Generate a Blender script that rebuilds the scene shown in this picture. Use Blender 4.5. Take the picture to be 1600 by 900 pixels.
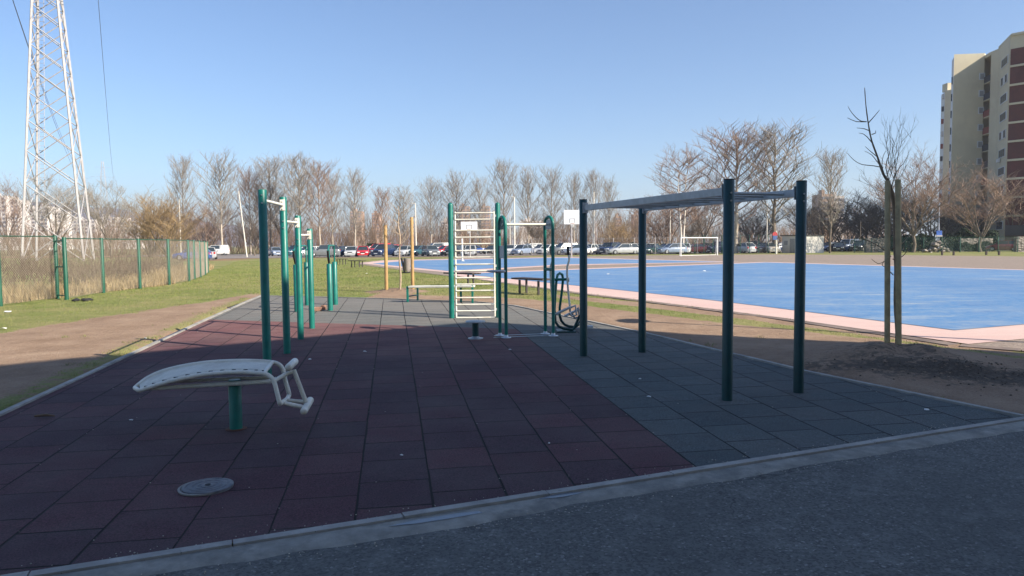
import bpy, bmesh, math, random
import numpy as np
from mathutils import Vector, Matrix, noise as mnoise
R = math.radians
for o in list(bpy.data.objects): bpy.data.objects.remove(o)
sc = bpy.context.scene
COL = sc.collection

# ------------------------------------------------------------------ camera
FPX = 1140.0; CZ = 1.79; PITCH = math.atan(70/FPX); ROLL = R(0.5)
cam = bpy.data.cameras.new('camera'); cam.sensor_width = 36; cam.lens = FPX/1600*36
cam.clip_start = 0.05; cam.clip_end = 20000
camo = bpy.data.objects.new('camera', cam); COL.objects.link(camo)
camo.matrix_world = Matrix.Translation((0, 0, CZ)) @ Matrix.Rotation(math.pi/2-PITCH, 4, 'X') @ Matrix.Rotation(-ROLL, 4, 'Z')
sc.camera = camo

# ------------------------------------------------------------------ light
SUN = Vector((1.35, -.72, 1.0)).normalized()
world = bpy.data.worlds.new('World'); sc.world = world; world.use_nodes = True
wn = world.node_tree
sky = wn.nodes.new('ShaderNodeTexSky'); sky.sky_type = 'NISHITA'; sky.sun_disc = False
sky.sun_elevation = math.asin(SUN.z); sky.sun_rotation = math.atan2(SUN.x, SUN.y)
sky.air_density = 1.0; sky.dust_density = 0.6; sky.ozone_density = 2.5; sky.altitude = 100
_tint = wn.nodes.new('ShaderNodeMix'); _tint.data_type = 'RGBA'; _tint.blend_type = 'MULTIPLY'; _tint.inputs[0].default_value = 1
_tint.inputs[7].default_value = (.87, .97, 1.11, 1)
wn.links.new(sky.outputs[0], _tint.inputs[6]); wn.links.new(_tint.outputs[2], wn.nodes['Background'].inputs[0])
wn.nodes['Background'].inputs[1].default_value = 0.08
sl = bpy.data.lights.new('sun', 'SUN'); sl.energy = 4.8; sl.angle = R(0.35); sl.color = (1, .91, .77)
so = bpy.data.objects.new('sun', sl); COL.objects.link(so)
so.rotation_euler = SUN.to_track_quat('Z', 'Y').to_euler(); so.location = SUN*80
sc.view_settings.view_transform = 'Standard'; sc.view_settings.look = 'None'
sc.view_settings.exposure = 1.0; sc.view_settings.gamma = 1
sc.render.engine = 'CYCLES'
sc.cycles.max_bounces = 6; sc.cycles.diffuse_bounces = 3; sc.cycles.glossy_bounces = 2
sc.cycles.transmission_bounces = 3; sc.cycles.transparent_max_bounces = 6; sc.cycles.volume_bounces = 0
sc.cycles.use_denoising = True

# ------------------------------------------------------------------ terrain and pixel-to-ground
S0 = .0146
def T(y):
    y = max(-3.0, min(y, 160.0)); t = y-20.
    return S0*y-(S0+.0028)*((t+math.sqrt(t*t+9))/2)+(S0+.0028)*((-20+math.sqrt(409))/2)
def ray(px, py):
    a = px-800; b = py-450; c, s = math.cos(ROLL), math.sin(ROLL)
    u = a*c-b*s; v = a*s+b*c; cp, sp = math.cos(PITCH), math.sin(PITCH)
    return (u, FPX*cp-v*sp, -FPX*sp-v*cp)
def at(px, py, Y):
    d = ray(px, py); k = Y/d[1]; return Vector((d[0]*k, Y, CZ+d[2]*k))
def G(px, py):
    d = ray(px, py); lo, hi = 1., 3000.
    for _ in range(50):
        m = (lo+hi)/2
        if CZ+d[2]/d[1]*m-T(m) > 0: lo = m
        else: hi = m
    return Vector((d[0]/d[1]*lo, lo, T(lo)))
def on(px, Y):          # ground point at distance Y under picture column px
    d = ray(px, 385); return Vector((d[0]/d[1]*Y, Y, T(Y)))

# ------------------------------------------------------------------ materials
MATS = {}
def newmat(name):
    m = bpy.data.materials.new(name); m.use_nodes = True
    return m, m.node_tree.nodes, m.node_tree.links, m.node_tree.nodes['Principled BSDF']
def node(N, t, **kw):
    n = N.new(t)
    for k, v in kw.items():
        if k.startswith('i_'):
            key = k[2:]
            n.inputs[int(key) if key.isdigit() else key].default_value = v
        else: setattr(n, k, v)
    return n
def mixc(N, L, fac, a, b, blend='MIX'):
    n = N.new('ShaderNodeMix'); n.data_type = 'RGBA'; n.blend_type = blend
    for i, v in ((0, fac), (6, a), (7, b)):
        if hasattr(v, 'links') or hasattr(v, 'is_output'): L.new(v, n.inputs[i])
        else: n.inputs[i].default_value = v if i == 0 else ((*v, 1) if len(v) == 3 else v)
    return n.outputs[2]
def mth(N, L, op, a, b=None, c=None):
    n = N.new('ShaderNodeMath'); n.operation = op
    for i, v in enumerate((a, b, c)):
        if v is None: continue
        if hasattr(v, 'is_output'): L.new(v, n.inputs[i])
        else: n.inputs[i].default_value = v
    return n.outputs[0]
def noi(N, L, scale, detail=4, rough=.6, vec=None, out=0):
    n = N.new('ShaderNodeTexNoise'); n.inputs['Scale'].default_value = scale
    n.inputs['Detail'].default_value = detail; n.inputs['Roughness'].default_value = rough
    if vec is None:
        g = N.new('ShaderNodeNewGeometry'); vec = g.outputs['Position']
    L.new(vec, n.inputs['Vector']); return n.outputs[out]
def ramp(N, L, fac, stops):
    n = N.new('ShaderNodeValToRGB'); L.new(fac, n.inputs[0]); e = n.color_ramp.elements
    while len(e) < len(stops): e.new(.5)
    for i, (p, c) in enumerate(stops):
        e[i].position = p; e[i].color = (*c, 1) if hasattr(c, '__len__') else (c, c, c, 1)
    return n.outputs[0]
def bump(N, L, B, h, strength=.4, dist=.01):
    n = N.new('ShaderNodeBump'); n.inputs['Strength'].default_value = strength
    n.inputs['Distance'].default_value = dist; L.new(h, n.inputs['Height']); L.new(n.outputs[0], B.inputs['Normal'])
def simple(name, c, rough=.6, var=.25, scale=6, metal=0, c2=None, spot=None, bmp=0, spec=None, coat=0, objspace=False):
    """plain surface with uneven tone; c2 = second colour in patches, spot = worn specks"""
    if name in MATS: return MATS[name]
    m, N, L, B = newmat(name); vec = None
    if objspace: vec = N.new('ShaderNodeTexCoord').outputs['Object']
    f = noi(N, L, scale, 5, .65, vec)
    d = tuple(x*(1-var) for x in c); b = tuple(min(1, x*(1+var*.7)) for x in c)
    col = ramp(N, L, f, [(.3, d), (.7, b)])
    if c2 is not None:
        f2 = ramp(N, L, noi(N, L, scale*.35, 6, .7, vec), [(.5, 0.), (.62, 1.)]); col = mixc(N, L, f2, col, c2)
    if spot is not None:
        f3 = ramp(N, L, noi(N, L, scale*7, 3, .6, vec), [(.68, 0.), (.72, 1.)]); col = mixc(N, L, f3, col, spot)
    L.new(col, B.inputs['Base Color']); B.inputs['Metallic'].default_value = metal
    rr = ramp(N, L, f, [(.2, max(0, rough-.12)), (.8, min(1, rough+.12))]); L.new(rr, B.inputs['Roughness'])
    if spec is not None: B.inputs['Specular IOR Level'].default_value = spec
    if coat: B.inputs['Coat Weight'].default_value = coat; B.inputs['Coat Roughness'].default_value = .08
    if bmp: bump(N, L, B, noi(N, L, scale*8, 4, .7, vec), bmp, .004)
    MATS[name] = m; return m

teal = simple('teal_paint', (.004, .155, .125), .42, .22, 5, c2=(.006, .13, .105), spot=(.04, .19, .16), bmp=.08)
darkgreen = simple('dark_green_paint', (.003, .048, .052), .42, .25, 5, c2=(.005, .038, .042), spot=(.03, .08, .08), bmp=.08)
white = simple('cream_paint', (.80, .77, .67), .45, .12, 7, c2=(.68, .63, .52), spot=(.38, .30, .22), bmp=.1)
greyp = simple('grey_paint', (.46, .48, .48), .45, .2, 7, spot=(.16, .16, .16))
alu = simple('brushed_aluminium', (.55, .58, .60), .38, .12, 9, metal=.85)
steel = simple('dull_steel', (.40, .40, .40), .4, .2, 9, metal=.7)
blackr = simple('black_rubber', (.02, .02, .022), .7, .3, 10)
fgreen = simple('fence_green', (.006, .085, .048), .5, .3, 4, spot=(.09, .12, .08))
wire_m = simple('fence_wire', (.42, .36, .28), .5, .3, 5, metal=.2)
galv = simple('galvanised_steel', (.38, .36, .355), .65, .15, 3, c2=(.31, .285, .28))
wood = simple('stake_wood', (.42, .26, .10), .75, .25, 6, c2=(.32, .20, .09), bmp=.4)
woodg = simple('weathered_stake_wood', (.46, .36, .20), .8, .25, 8, c2=(.33, .25, .14), spot=(.12, .08, .05), bmp=.6)
brownw = simple('brown_bench_wood', (.055, .038, .032), .7, .4, 8)
concrete = simple('kerb_concrete', (.36, .34, .31), .9, .3, 4, c2=(.25, .24, .22), spot=(.12, .12, .11), bmp=.6)
paper = simple('litter_paper', (.75, .75, .73), .8, .1, 20)
blackcloth = simple('black_rag', (.02, .02, .022), .9, .3, 20)
brickm = simple('broken_brick', (.24, .13, .09), .85, .3, 12, c2=(.45, .33, .25), bmp=.5)
iron = simple('cast_iron', (.15, .15, .16), .55, .3, 14, metal=.25, c2=(.22, .21, .21))
polem = simple('pale_pole', (.68, .63, .54), .6, .15, 3)
wirecol = simple('conductor', (.10, .11, .13), .5, .1, 1)

# ------------------------------------------------------------------ mesh builder
class MB:
    def __init__(s): s.v = []; s.f = []; s.sm = []; s.mi = []; s.cur = 0
    def add(s, vs, fs, smooth=False):
        k = len(s.v); s.v.extend([tuple(p) for p in vs])
        for f in fs: s.f.append(tuple(i+k for i in f)); s.sm.append(smooth); s.mi.append(s.cur)
        return s
    def box(s, c, d, rz=0, bev=0, M=None):
        x, y, z = d[0]/2, d[1]/2, d[2]/2; c = Vector(c)
        rot = Matrix.Rotation(rz, 3, 'Z') if M is None else M
        if bev <= 0:
            vs = [c+rot@Vector((sx*x, sy*y, sz*z)) for sz in (-1, 1) for sx, sy in ((-1, -1), (1, -1), (1, 1), (-1, 1))]
            return s.add(vs, [(3, 2, 1, 0), (4, 5, 6, 7), (0, 1, 5, 4), (1, 2, 6, 5), (2, 3, 7, 6), (3, 0, 4, 7)])
        bm = bmesh.new(); bmesh.ops.create_cube(bm, size=1)
        for v in bm.verts: v.co = Vector((v.co.x*2*x, v.co.y*2*y, v.co.z*2*z))
        bmesh.ops.bevel(bm, geom=list(bm.edges), offset=bev, segments=2, affect='EDGES', profile=.6)
        bm.verts.ensure_lookup_table()
        vs = [c+rot@v.co for v in bm.verts]; fs = [[v.index for v in f.verts] for f in bm.faces]; bm.free()
        return s.add(vs, fs)
    def tube(s, pts, r, n=8, cap=True, smooth=True):
        pts = [Vector(p) for p in pts]; m = len(pts)
        rs = r if hasattr(r, '__len__') else [r]*m
        t0 = (pts[1]-pts[0]).normalized(); ref = Vector((0, 0, 1)) if abs(t0.z) < .9 else Vector((1, 0, 0))
        nx = t0.cross(ref).normalized(); vs = []
        for i, p in enumerate(pts):
            t = (pts[min(i+1, m-1)]-pts[max(i-1, 0)]).normalized()
            nx = (nx-t*nx.dot(t)).normalized(); ny = t.cross(nx)
            for j in range(n):
                a = 2*math.pi*j/n; vs.append(p+(nx*math.cos(a)+ny*math.sin(a))*rs[i])
        fs = [(i*n+j, i*n+(j+1) % n, (i+1)*n+(j+1) % n, (i+1)*n+j) for i in range(m-1) for j in range(n)]
        s.add(vs, fs, smooth)
        if cap: s.add(vs[:n], [tuple(range(n))[::-1]]); s.add(vs[-n:], [tuple(range(n))])
        return s
    def lathe(s, c, prof, n=20, smooth=True):
        c = Vector(c); vs = []
        for r, z in prof:
            for j in range(n):
                a = 2*math.pi*j/n; vs.append(c+Vector((r*math.cos(a), r*math.sin(a), z)))
        m = len(prof); s.add(vs, [(i*n+j, i*n+(j+1) % n, (i+1)*n+(j+1) % n, (i+1)*n+j) for i in range(m-1) for j in range(n)], smooth)
        s.add(vs[:n], [tuple(range(n))[::-1]]); s.add(vs[-n:], [tuple(range(n))]); return s
    def post(s, p, h, r, n=16, dome=False, lean=(0, 0)):
        p = Vector(p); top = p+Vector((lean[0], lean[1], h))
        if dome:
            s.tube([p, p+(top-p)*((h-r*.9)/h), p+(top-p)*((h-r*.45)/h), p+(top-p)*((h-r*.12)/h), top], [r, r, r*.87, r*.5, r*.1], n)
        else:
            s.tube([p, p+(top-p)*((h-.006)/h), top], [r, r, r*.9], n)
        return s
    def quad(s, a, b, c, d): return s.add([a, b, c, d], [(0, 1, 2, 3)])
    def prism(s, poly, z0, z1):
        n = len(poly); vs = [(x, y, z0) for x, y in poly]+[(x, y, z1) for x, y in poly]
        return s.add(vs, [tuple(range(n))[::-1], tuple(range(n, 2*n))]+[(i, (i+1) % n, n+(i+1) % n, n+i) for i in range(n)])
    def build(s, name, mats, parent=None):
        me = bpy.data.meshes.new(name)
        off = Vector(parent.location) if parent is not None and parent.get('_w') else Vector((0, 0, 0))
        p = parent
        while p is not None and not p.get('_w') and p.parent is not None: p = p.parent
        if p is not None and p is not parent and p.get('_w'): off = Vector(p.location)
        me.from_pydata([(v[0]-off.x, v[1]-off.y, v[2]-off.z) for v in s.v], [], s.f)
        mats = mats if isinstance(mats, (list, tuple)) else [mats]
        for m in mats: me.materials.append(m)
        me.polygons.foreach_set('use_smooth', s.sm)
        if len(mats) > 1: me.polygons.foreach_set('material_index', s.mi)
        me.update()
        o = bpy.data.objects.new(name, me); COL.objects.link(o); o.parent = parent
        return o
def tag(o, label=None, cat=None, group=None, kind=None):
    if label: o['label'] = label
    if cat: o['category'] = cat
    if group: o['group'] = group
    if kind: o['kind'] = kind
    return o
def thing(name, label, cat, loc=(0, 0, 0), group=None):
    o = bpy.data.objects.new(name, None); COL.objects.link(o); o.location = loc; o.empty_display_size = .2
    o['_w'] = 1; return tag(o, label, cat, group)
def copy_tree(o, parent=None):
    c = o.copy(); COL.objects.link(c); c.parent = parent
    for ch in o.children: copy_tree(ch, c)
    return c
def arc(c, r, a0, a1, n, ax=(1, 0, 0), ay=(0, 0, 1)):
    ax, ay, c = Vector(ax), Vector(ay), Vector(c)
    return [c+ax*r*math.cos(a0+(a1-a0)*i/n)+ay*r*math.sin(a0+(a1-a0)*i/n) for i in range(n+1)]
def sheet(name, poly, h, mat, step=1.5, kind='structure', big=60):
    """flat surface laid on the ground, poly = list of (x, y)"""
    bm = bmesh.new(); bm.faces.new([bm.verts.new((p[0], p[1], 0)) for p in poly])
    y0 = min(p[1] for p in poly); y1 = max(p[1] for p in poly); y = y0+step
    while y < y1:
        bmesh.ops.bisect_plane(bm, geom=bm.verts[:]+bm.edges[:]+bm.faces[:], plane_co=(0, y, 0), plane_no=(0, 1, 0))
        y += step if y < big else step*3
    bmesh.ops.triangulate(bm, faces=[f for f in bm.faces if len(f.verts) > 4])
    for v in bm.verts: v.co.z = T(v.co.y)+h
    for f in bm.faces:
        f.normal_update()
        if f.normal.z < 0: f.normal_flip()
    me = bpy.data.meshes.new(name); bm.to_mesh(me); bm.free(); me.materials.append(mat)
    o = bpy.data.objects.new(name, me); COL.objects.link(o); tag(o, kind=kind); return o

# ------------------------------------------------------------------ ground layout (world x, y)
def gp(l): return [tuple(G(*p)[:2]) for p in l]
CD = Vector((-.1613, .987)); RD = Vector((.987, .1613))
PAD = [(-4.45, 3.02), (4.80, 6.80), (3.65, 9.2), (2.26, 12.86), (0, 17.89), (-.9, 18.95), (-3.72, 20.33), (-7.5, 21.85)]
D_LEFT = gp([(-100, 535), (0, 520), (110, 503), (200, 490), (330, 471), (405, 457)])+[(-7.4, 21.9), (-4.3, 2.9), (-16, 0), (-16, 9)]
GL_NEAR = gp([(-20, 640), (55, 622), (80, 640), (40, 660), (-60, 690)])
D_RIGHT = gp([(560, 470), (590, 460), (620, 456), (665, 462), (760, 463), (850, 470), (930, 480), (1000, 489), (1100, 501), (1240, 516), (1400, 536), (1500, 549), (1600, 562)])+[(12, 8), (9, 5.5), (4.9, 6.8), (2, 12), (-.9, 18.8), (-3.7, 20.2)]
D_EDGE = gp([(870, 461), (1000, 472), (1240, 501), (1530, 541), (1600, 553), (1900, 600)])+gp([(1900, 615), (1600, 559), (1500, 545), (1400, 532), (1240, 509), (1000, 480), (870, 466)])
C_BLUE_NEAR = [(-2.6, 37.3), (18.9, 54.2), (25.2, 36.0), (30.8, 22.3), (7.83, 12.84)]
C_PINK_NEAR = gp([(1513, 537)])+[]
ne = Vector(G(1513, 537)[:2])
C_PINK_NEAR = [tuple(ne), tuple(Vector(G(1240, 498.5)[:2])), tuple(G(920, 459)[:2]), (-2.2, 33.5), (-3.4, 38.2), (18.9, 55.6), (19.8, 55.0), (25.9, 36.2), (31.8, 21.3)]
C_BLUE_FAR = gp([(582, 411.8), (640, 407.2), (700, 405.8), (880, 402.6), (1132, 409.2), (880, 413.2), (800, 417.5), (700, 423.3)])
C_PINK_FAR = gp([(562, 411.0), (600, 406.8), (690, 404.9), (880, 401.7), (1160, 409.1), (880, 414.7), (790, 420), (707, 426), (650, 421.0), (600, 415.4)])
PLAZA = gp([(1513, 537), (1240, 498.5), (920, 459)])+[(-2.2, 33.5)]+gp([(700, 431), (650, 424.5), (560, 412.5), (562, 410.2), (600, 406), (690, 404), (880, 400.6), (1040, 398.6), (1200, 397.4), (1400, 398.3), (1600, 400.5)])+[(80, 62), (80, 40), (30, 15)]+gp([(1800, 560), (1600, 546.5)])
PARK = gp([(327, 407), (345, 404.5), (430, 403), (560, 402), (760, 400.6), (960, 397), (1100, 395.8), (1215, 394.3)])+[(55, 118), (75, 135), (75, 158), (-75, 158), (-75, 140), (-48, 118)]
def inside(x, y, P):
    c = False; n = len(P); j = n-1
    for i in range(n):
        if (P[i][1] > y) != (P[j][1] > y) and x < (P[j][0]-P[i][0])*(y-P[i][1])/(P[j][1]-P[i][1])+P[i][0]: c = not c
        j = i
    return c
def pdist(x, y, P, closed=True):
    d = 1e9; n = len(P)
    for i in range(n if closed else n-1):
        ax, ay = P[i]; bx, by = P[(i+1) % n]; dx, dy = bx-ax, by-ay
        t = max(0, min(1, ((x-ax)*dx+(y-ay)*dy)/(dx*dx+dy*dy+1e-12)))
        d = min(d, math.hypot(x-ax-t*dx, y-ay-t*dy))
    return d
def sd(x, y, P):  # >0 inside
    d = pdist(x, y, P); return d if inside(x, y, P) else -d
sstep = lambda a, b, x: max(0, min(1, (x-a)/(b-a)))
MOUND = Vector((5.25, 9.9)); MOUND2 = Vector((-3.65, 23.2))
ASPH = [(-60, -20.5), (4.83, 6.76), (9.5, 5.4), (60, -10), (60, -40), (-60, -40)]   # asphalt yard the camera stands on
def cover(x, y):
    g = 1.0
    k = min(sd(x, y, D_LEFT), 3); g = min(g, sstep(.35, -.35, k))
    g = max(g, sstep(-.1, .3, sd(x, y, GL_NEAR)))
    k = sd(x, y, D_RIGHT); g = min(g, sstep(.16, -.16, k)); g = min(g, sstep(.15, -.15, sd(x, y, D_EDGE)))
    if x < -3: # tufts along the left pad edge
        e = abs(x-(-5.15-(y-7.23)*.163)+.25)
        if 3 < y < 21: g = max(g, .62*sstep(.45, .05, e)*(1 if (7.4 < y < 12.3 or y > 13.6) else .6))
    mud = 0.
    d = (Vector((x, y))-Vector((5.9, 8.6))); mud = max(mud, .75*sstep(1.5, .3, abs(d.x*.5+d.y*1.25)+abs(d.x)*.25))
    d = (Vector((x, y))-MOUND).length; mud = max(mud, .42*sstep(1.4, .5, d))
    d = (Vector((x, y))-MOUND2).length; mud = max(mud, .45*sstep(1.3, .5, d)); g = min(g, sstep(.7, 1.3, d))
    leaf = 0.
    if y > 60 and -45 < x < 18:
        leaf = sstep(5, 0, abs(pdist(x, y, PARK)-1.0))
    if y > 125: leaf = .75
    if y > 160: leaf = .45
    if x < -14.2-max(0, y-29)*.33 and y < 62: leaf = max(leaf, .4)
    return g, mud, leaf
def zg(x, y):
    z = T(y)
    if y < 60 and abs(x) < 40:
        z += .018*mnoise.noise(Vector((x*.9, y*.9, 3)))+.010*mnoise.noise(Vector((x*3.1, y*3.1, 7)))
        d = (Vector((x, y))-MOUND).length
        if d < 2: z += .20*(.5+.5*math.cos(min(1, d/1.8)*math.pi))*(1+.5*mnoise.noise(Vector((x*2.6, y*2.6, 1))))
        d = (Vector((x, y))-MOUND2).length
        if d < 1.5: z += .12*(.5+.5*math.cos(min(1, d/1.1)*math.pi))
        z += .006
    for P, w in ((PAD, .14), (PLAZA, .10)):
        if y < 105: 
            s = sd(x, y, P)
            if s > -w: z = T(y)-.10*sstep(-w, 0, s) if s < w*6 else T(y)-.10
    if y < 12 and inside(x, y, ASPH): z = T(y)-.10
    return z
def build_ground():
    def lines(core0, core1, st, lo, hi, gr=1.13):
        a = list(np.arange(core0, core1+1e-6, st)); s = st; v = core1
        while v < hi: s *= gr; v += s; a.append(v)
        s = st; v = core0; pre = []
        while v > lo: s *= gr; v -= s; pre.append(v)
        return pre[::-1]+a
    xs = lines(-15, 12, .15, -6000, 6000, 1.12); ys = lines(3, 26, .15, -60, 7000, 1.06)
    V = []; C = []
    for y in ys:
        for x in xs:
            V.append((x, y, zg(x, y) if y < 105 and abs(x) < 90 else T(y)-.03)); C.append((*cover(x, y), 1) if abs(x) < 400 else (.7, 0, .4, 1))
    nx = len(xs); F = [(j*nx+i, j*nx+i+1, (j+1)*nx+i+1, (j+1)*nx+i) for j in range(len(ys)-1) for i in range(nx-1)]
    me = bpy.data.meshes.new('ground'); me.from_pydata(V, [], F)
    ca = me.color_attributes.new('cover', 'FLOAT_COLOR', 'POINT'); ca.data.foreach_set('color', np.array(C, dtype=np.float32).ravel())
    me.polygons.foreach_set('use_smooth', [True]*len(F))
    m, N, L, B = newmat('ground_soil_and_grass')
    at_ = N.new('ShaderNodeVertexColor'); at_.layer_name = 'cover'
    sp = N.new('ShaderNodeSeparateColor'); L.new(at_.outputs[0], sp.inputs[0])
    n1 = noi(N, L, 1.3, 8, .72); n2 = noi(N, L, 9, 6, .7); n3 = noi(N, L, 45, 4, .7); n4 = noi(N, L, .22, 4, .6)
    gm = mth(N, L, 'ADD', sp.outputs[0], mth(N, L, 'MULTIPLY', mth(N, L, 'SUBTRACT', mth(N, L, 'ADD', mth(N, L, 'MULTIPLY', n1, .6), mth(N, L, 'MULTIPLY', n2, .4)), .5), 2.6))
    gm = ramp(N, L, gm, [(.40, 0.), (.58, 1.)])
    dirt = ramp(N, L, mixc(N, L, .45, n1, n3), [(.30, (.18, .115, .075)), (.5, (.30, .205, .14)), (.68, (.42, .305, .215))])
    dark = ramp(N, L, n2, [(.35, (.045, .035, .028)), (.66, (.16, .125, .095))])
    mm = ramp(N, L, mth(N, L, 'ADD', sp.outputs[1], mth(N, L, 'MULTIPLY', mth(N, L, 'SUBTRACT', n2, .5), 1.9)), [(.38, 0.), (.62, 1.)])
    dirt = mixc(N, L, mm, dirt, dark)
    pe = ramp(N, L, noi(N, L, 26, 3, .6), [(.66, 0.), (.72, 1.)]); dirt = mixc(N, L, mth(N, L, 'MULTIPLY', pe, .5), dirt, (.40, .36, .31))
    gr = ramp(N, L, mixc(N, L, .5, n1, n2), [(.32, (.08, .11, .03)), (.48, (.155, .19, .05)), (.62, (.26, .26, .10))])
    gr = mixc(N, L, ramp(N, L, n4, [(.40, 0.), (.58, .65)]), gr, (.33, .27, .13))
    gr = mixc(N, L, ramp(N, L, n3, [(.3, .45), (.55, 0.)]), gr, (.06, .07, .02))
    lf = ramp(N, L, n2, [(.35, (.13, .08, .045)), (.6, (.33, .22, .13))])
    lm = ramp(N, L, mth(N, L, 'ADD', sp.outputs[2], mth(N, L, 'MULTIPLY', mth(N, L, 'SUBTRACT', n1, .5), 1.8)), [(.40, 0.), (.62, 1.)])
    gr = mixc(N, L, lm, gr, lf)
    L.new(mixc(N, L, gm, dirt, gr), B.inputs['Base Color']); B.inputs['Roughness'].default_value = .95; B.inputs['Specular IOR Level'].default_value = .15
    h = mth(N, L, 'ADD', mth(N, L, 'MULTIPLY', n2, 1.), mth(N, L, 'MULTIPLY', n3, .5)); bump(N, L, B, h, .9, .035)
    me.materials.append(m); o = bpy.data.objects.new('ground', me); COL.objects.link(o); tag(o, kind='structure')
build_ground()

# ---- asphalt yard
def asphalt(name, base, dark, light, scale=1., wet=False, cracks=True, patch=(.5, .62)):
    m, N, L, B = newmat(name)
    v = N.new('ShaderNodeTexVoronoi'); v.inputs['Scale'].default_value = 72*scale
    g = N.new('ShaderNodeNewGeometry'); L.new(g.outputs['Position'], v.inputs['Vector'])
    sp = N.new('ShaderNodeSeparateColor'); L.new(v.outputs['Color'], sp.inputs[0])
    col = ramp(N, L, sp.outputs[0], [(0, dark), (.25, dark), (.5, base), (.93, base), (1, light)])
    n1 = noi(N, L, .8, 7, .7); n2 = noi(N, L, 5, 5, .7)
    col = mixc(N, L, ramp(N, L, n1, [(.36, .45), (.6, 0.)]), col, dark)
    col = mixc(N, L, mth(N, L, 'MULTIPLY', ramp(N, L, n2, [(patch[0], 0.), (patch[1]+.1, 1.)]), .35), col, light)
    if cracks:
        vc = N.new('ShaderNodeTexVoronoi'); vc.feature = 'DISTANCE_TO_EDGE'; vc.inputs['Scale'].default_value = .42
        nv = noi(N, L, 1.6, 5, .6, out=1); mp = N.new('ShaderNodeVectorMath'); mp.operation = 'MULTIPLY_ADD'
        L.new(nv, mp.inputs[0]); mp.inputs[1].default_value = (1.1, 1.1, 0); L.new(g.outputs['Position'], mp.inputs[2])
        L.new(mp.outputs[0], vc.inputs['Vector'])
        cm = ramp(N, L, vc.outputs['Distance'], [(.0, 1.), (.0045, 0.)])
        cm = mth(N, L, 'MULTIPLY', cm, ramp(N, L, noi(N, L, .7, 2, .5), [(.47, 0.), (.55, .8)]))
        col = mixc(N, L, cm, col, tuple(c*.35 for c in dark))
    L.new(col, B.inputs['Base Color'])
    B.inputs['Roughness'].default_value = .82; B.inputs['Specular IOR Level'].default_value = .35
    bump(N, L, B, mth(N, L, 'ADD', sp.outputs[0], mth(N, L, 'MULTIPLY', n2, 2.)), .7, .008)
    return m
m_asph = asphalt('yard_asphalt', (.135, .133, .122), (.082, .080, .074), (.27, .26, .24))
K0 = Vector((-4.45, 3.02)); K1 = Vector((4.80, 6.80)); KD = (K1-K0).normalized(); KN = Vector((KD.y, -KD.x))
def kp(t, off): p = K0+KD*t+KN*off; return (p.x, p.y)
sheet('asphalt_yard', [kp(-14, .10), kp(10.06, .10), kp(10.6, .0), (7.2, 6.0), (12, 4.2), (30, -2), (30, -20), (-30, -20), (-30, -9)], -.004, m_asph, 1.0)
# ragged concrete haunch beside the kerb
rnd = random.Random(3)
hw = MB(); top = []; bot = []
for i in range(170):
    t = -6+i*.1; w = .24+.09*mnoise.noise(Vector((t*.6, 1, 0)))+.035*mnoise.noise(Vector((t*4, 2, 0)))+.06*max(0, 1-t/4)
    if t > 10.1: break
    a = kp(t, .085); b = kp(t, w+.02); c = kp(t, w+.055)
    hz = .010*mnoise.noise(Vector((t*2, 5, 0)))
    hw.v += [(*a, T(a[1])+.008), (*kp(t, w*.6), T(a[1])+.010+hz), (*b, T(b[1])+.004+hz*.5), (*c, T(c[1])-.012)]
n = len(hw.v)//4
for i in range(n-1):
    for j in range(3): hw.f.append((i*4+j, (i+1)*4+j, (i+1)*4+j+1, i*4+j+1)); hw.sm.append(True); hw.mi.append(0)
haunch = simple('haunch_concrete', (.29, .275, .24), .92, .4, 5, c2=(.17, .165, .15), spot=(.34, .32, .28), bmp=1.0)
tag(hw.build('gutter_strip', haunch), kind='structure')
# kerb edging stones
kb = MB()
def kerb(a, b, w=.075, h=.025, L0=1.0):
    a, b = Vector(a), Vector(b); d = (b-a); n = max(1, int(d.length/L0)); u = d/n; nn = Vector((u.y, -u.x)).normalized()
    for i in range(n):
        p = a+u*i+u.normalized()*.004; q = a+u*(i+1)-u.normalized()*.004; j = rnd.uniform(-.003, .003)
        z0, z1 = T(p.y), T(q.y)
        P = [p-nn*w/2, p+nn*w/2, q+nn*w/2, q-nn*w/2]; Z = [z0, z0, z1, z1]
        kb.add([(P[k].x, P[k].y, Z[k]-.08) for k in range(4)]+[(P[k].x, P[k].y, Z[k]+h+j) for k in range(4)],
               [(4, 5, 6, 7), (0, 1, 5, 4), (1, 2, 6, 5), (2, 3, 7, 6), (3, 0, 4, 7)])
kerb(Vector(kp(-6, .045)), Vector(kp(10.05, .045)), .07, .022)
kerb((-4.0, 0), (-7.55, 21.9), .07, .02)
kpts = [(4.86, 6.85), (3.70, 9.2), (2.31, 12.88), (.05, 17.92), (-.88, 19.0), (-3.70, 20.38), (-7.5, 21.92)]
for a, b in zip(kpts[:-1], kpts[1:]): kerb(a, b, .06, .018)
tag(kb.build('kerb', concrete), kind='structure')

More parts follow.
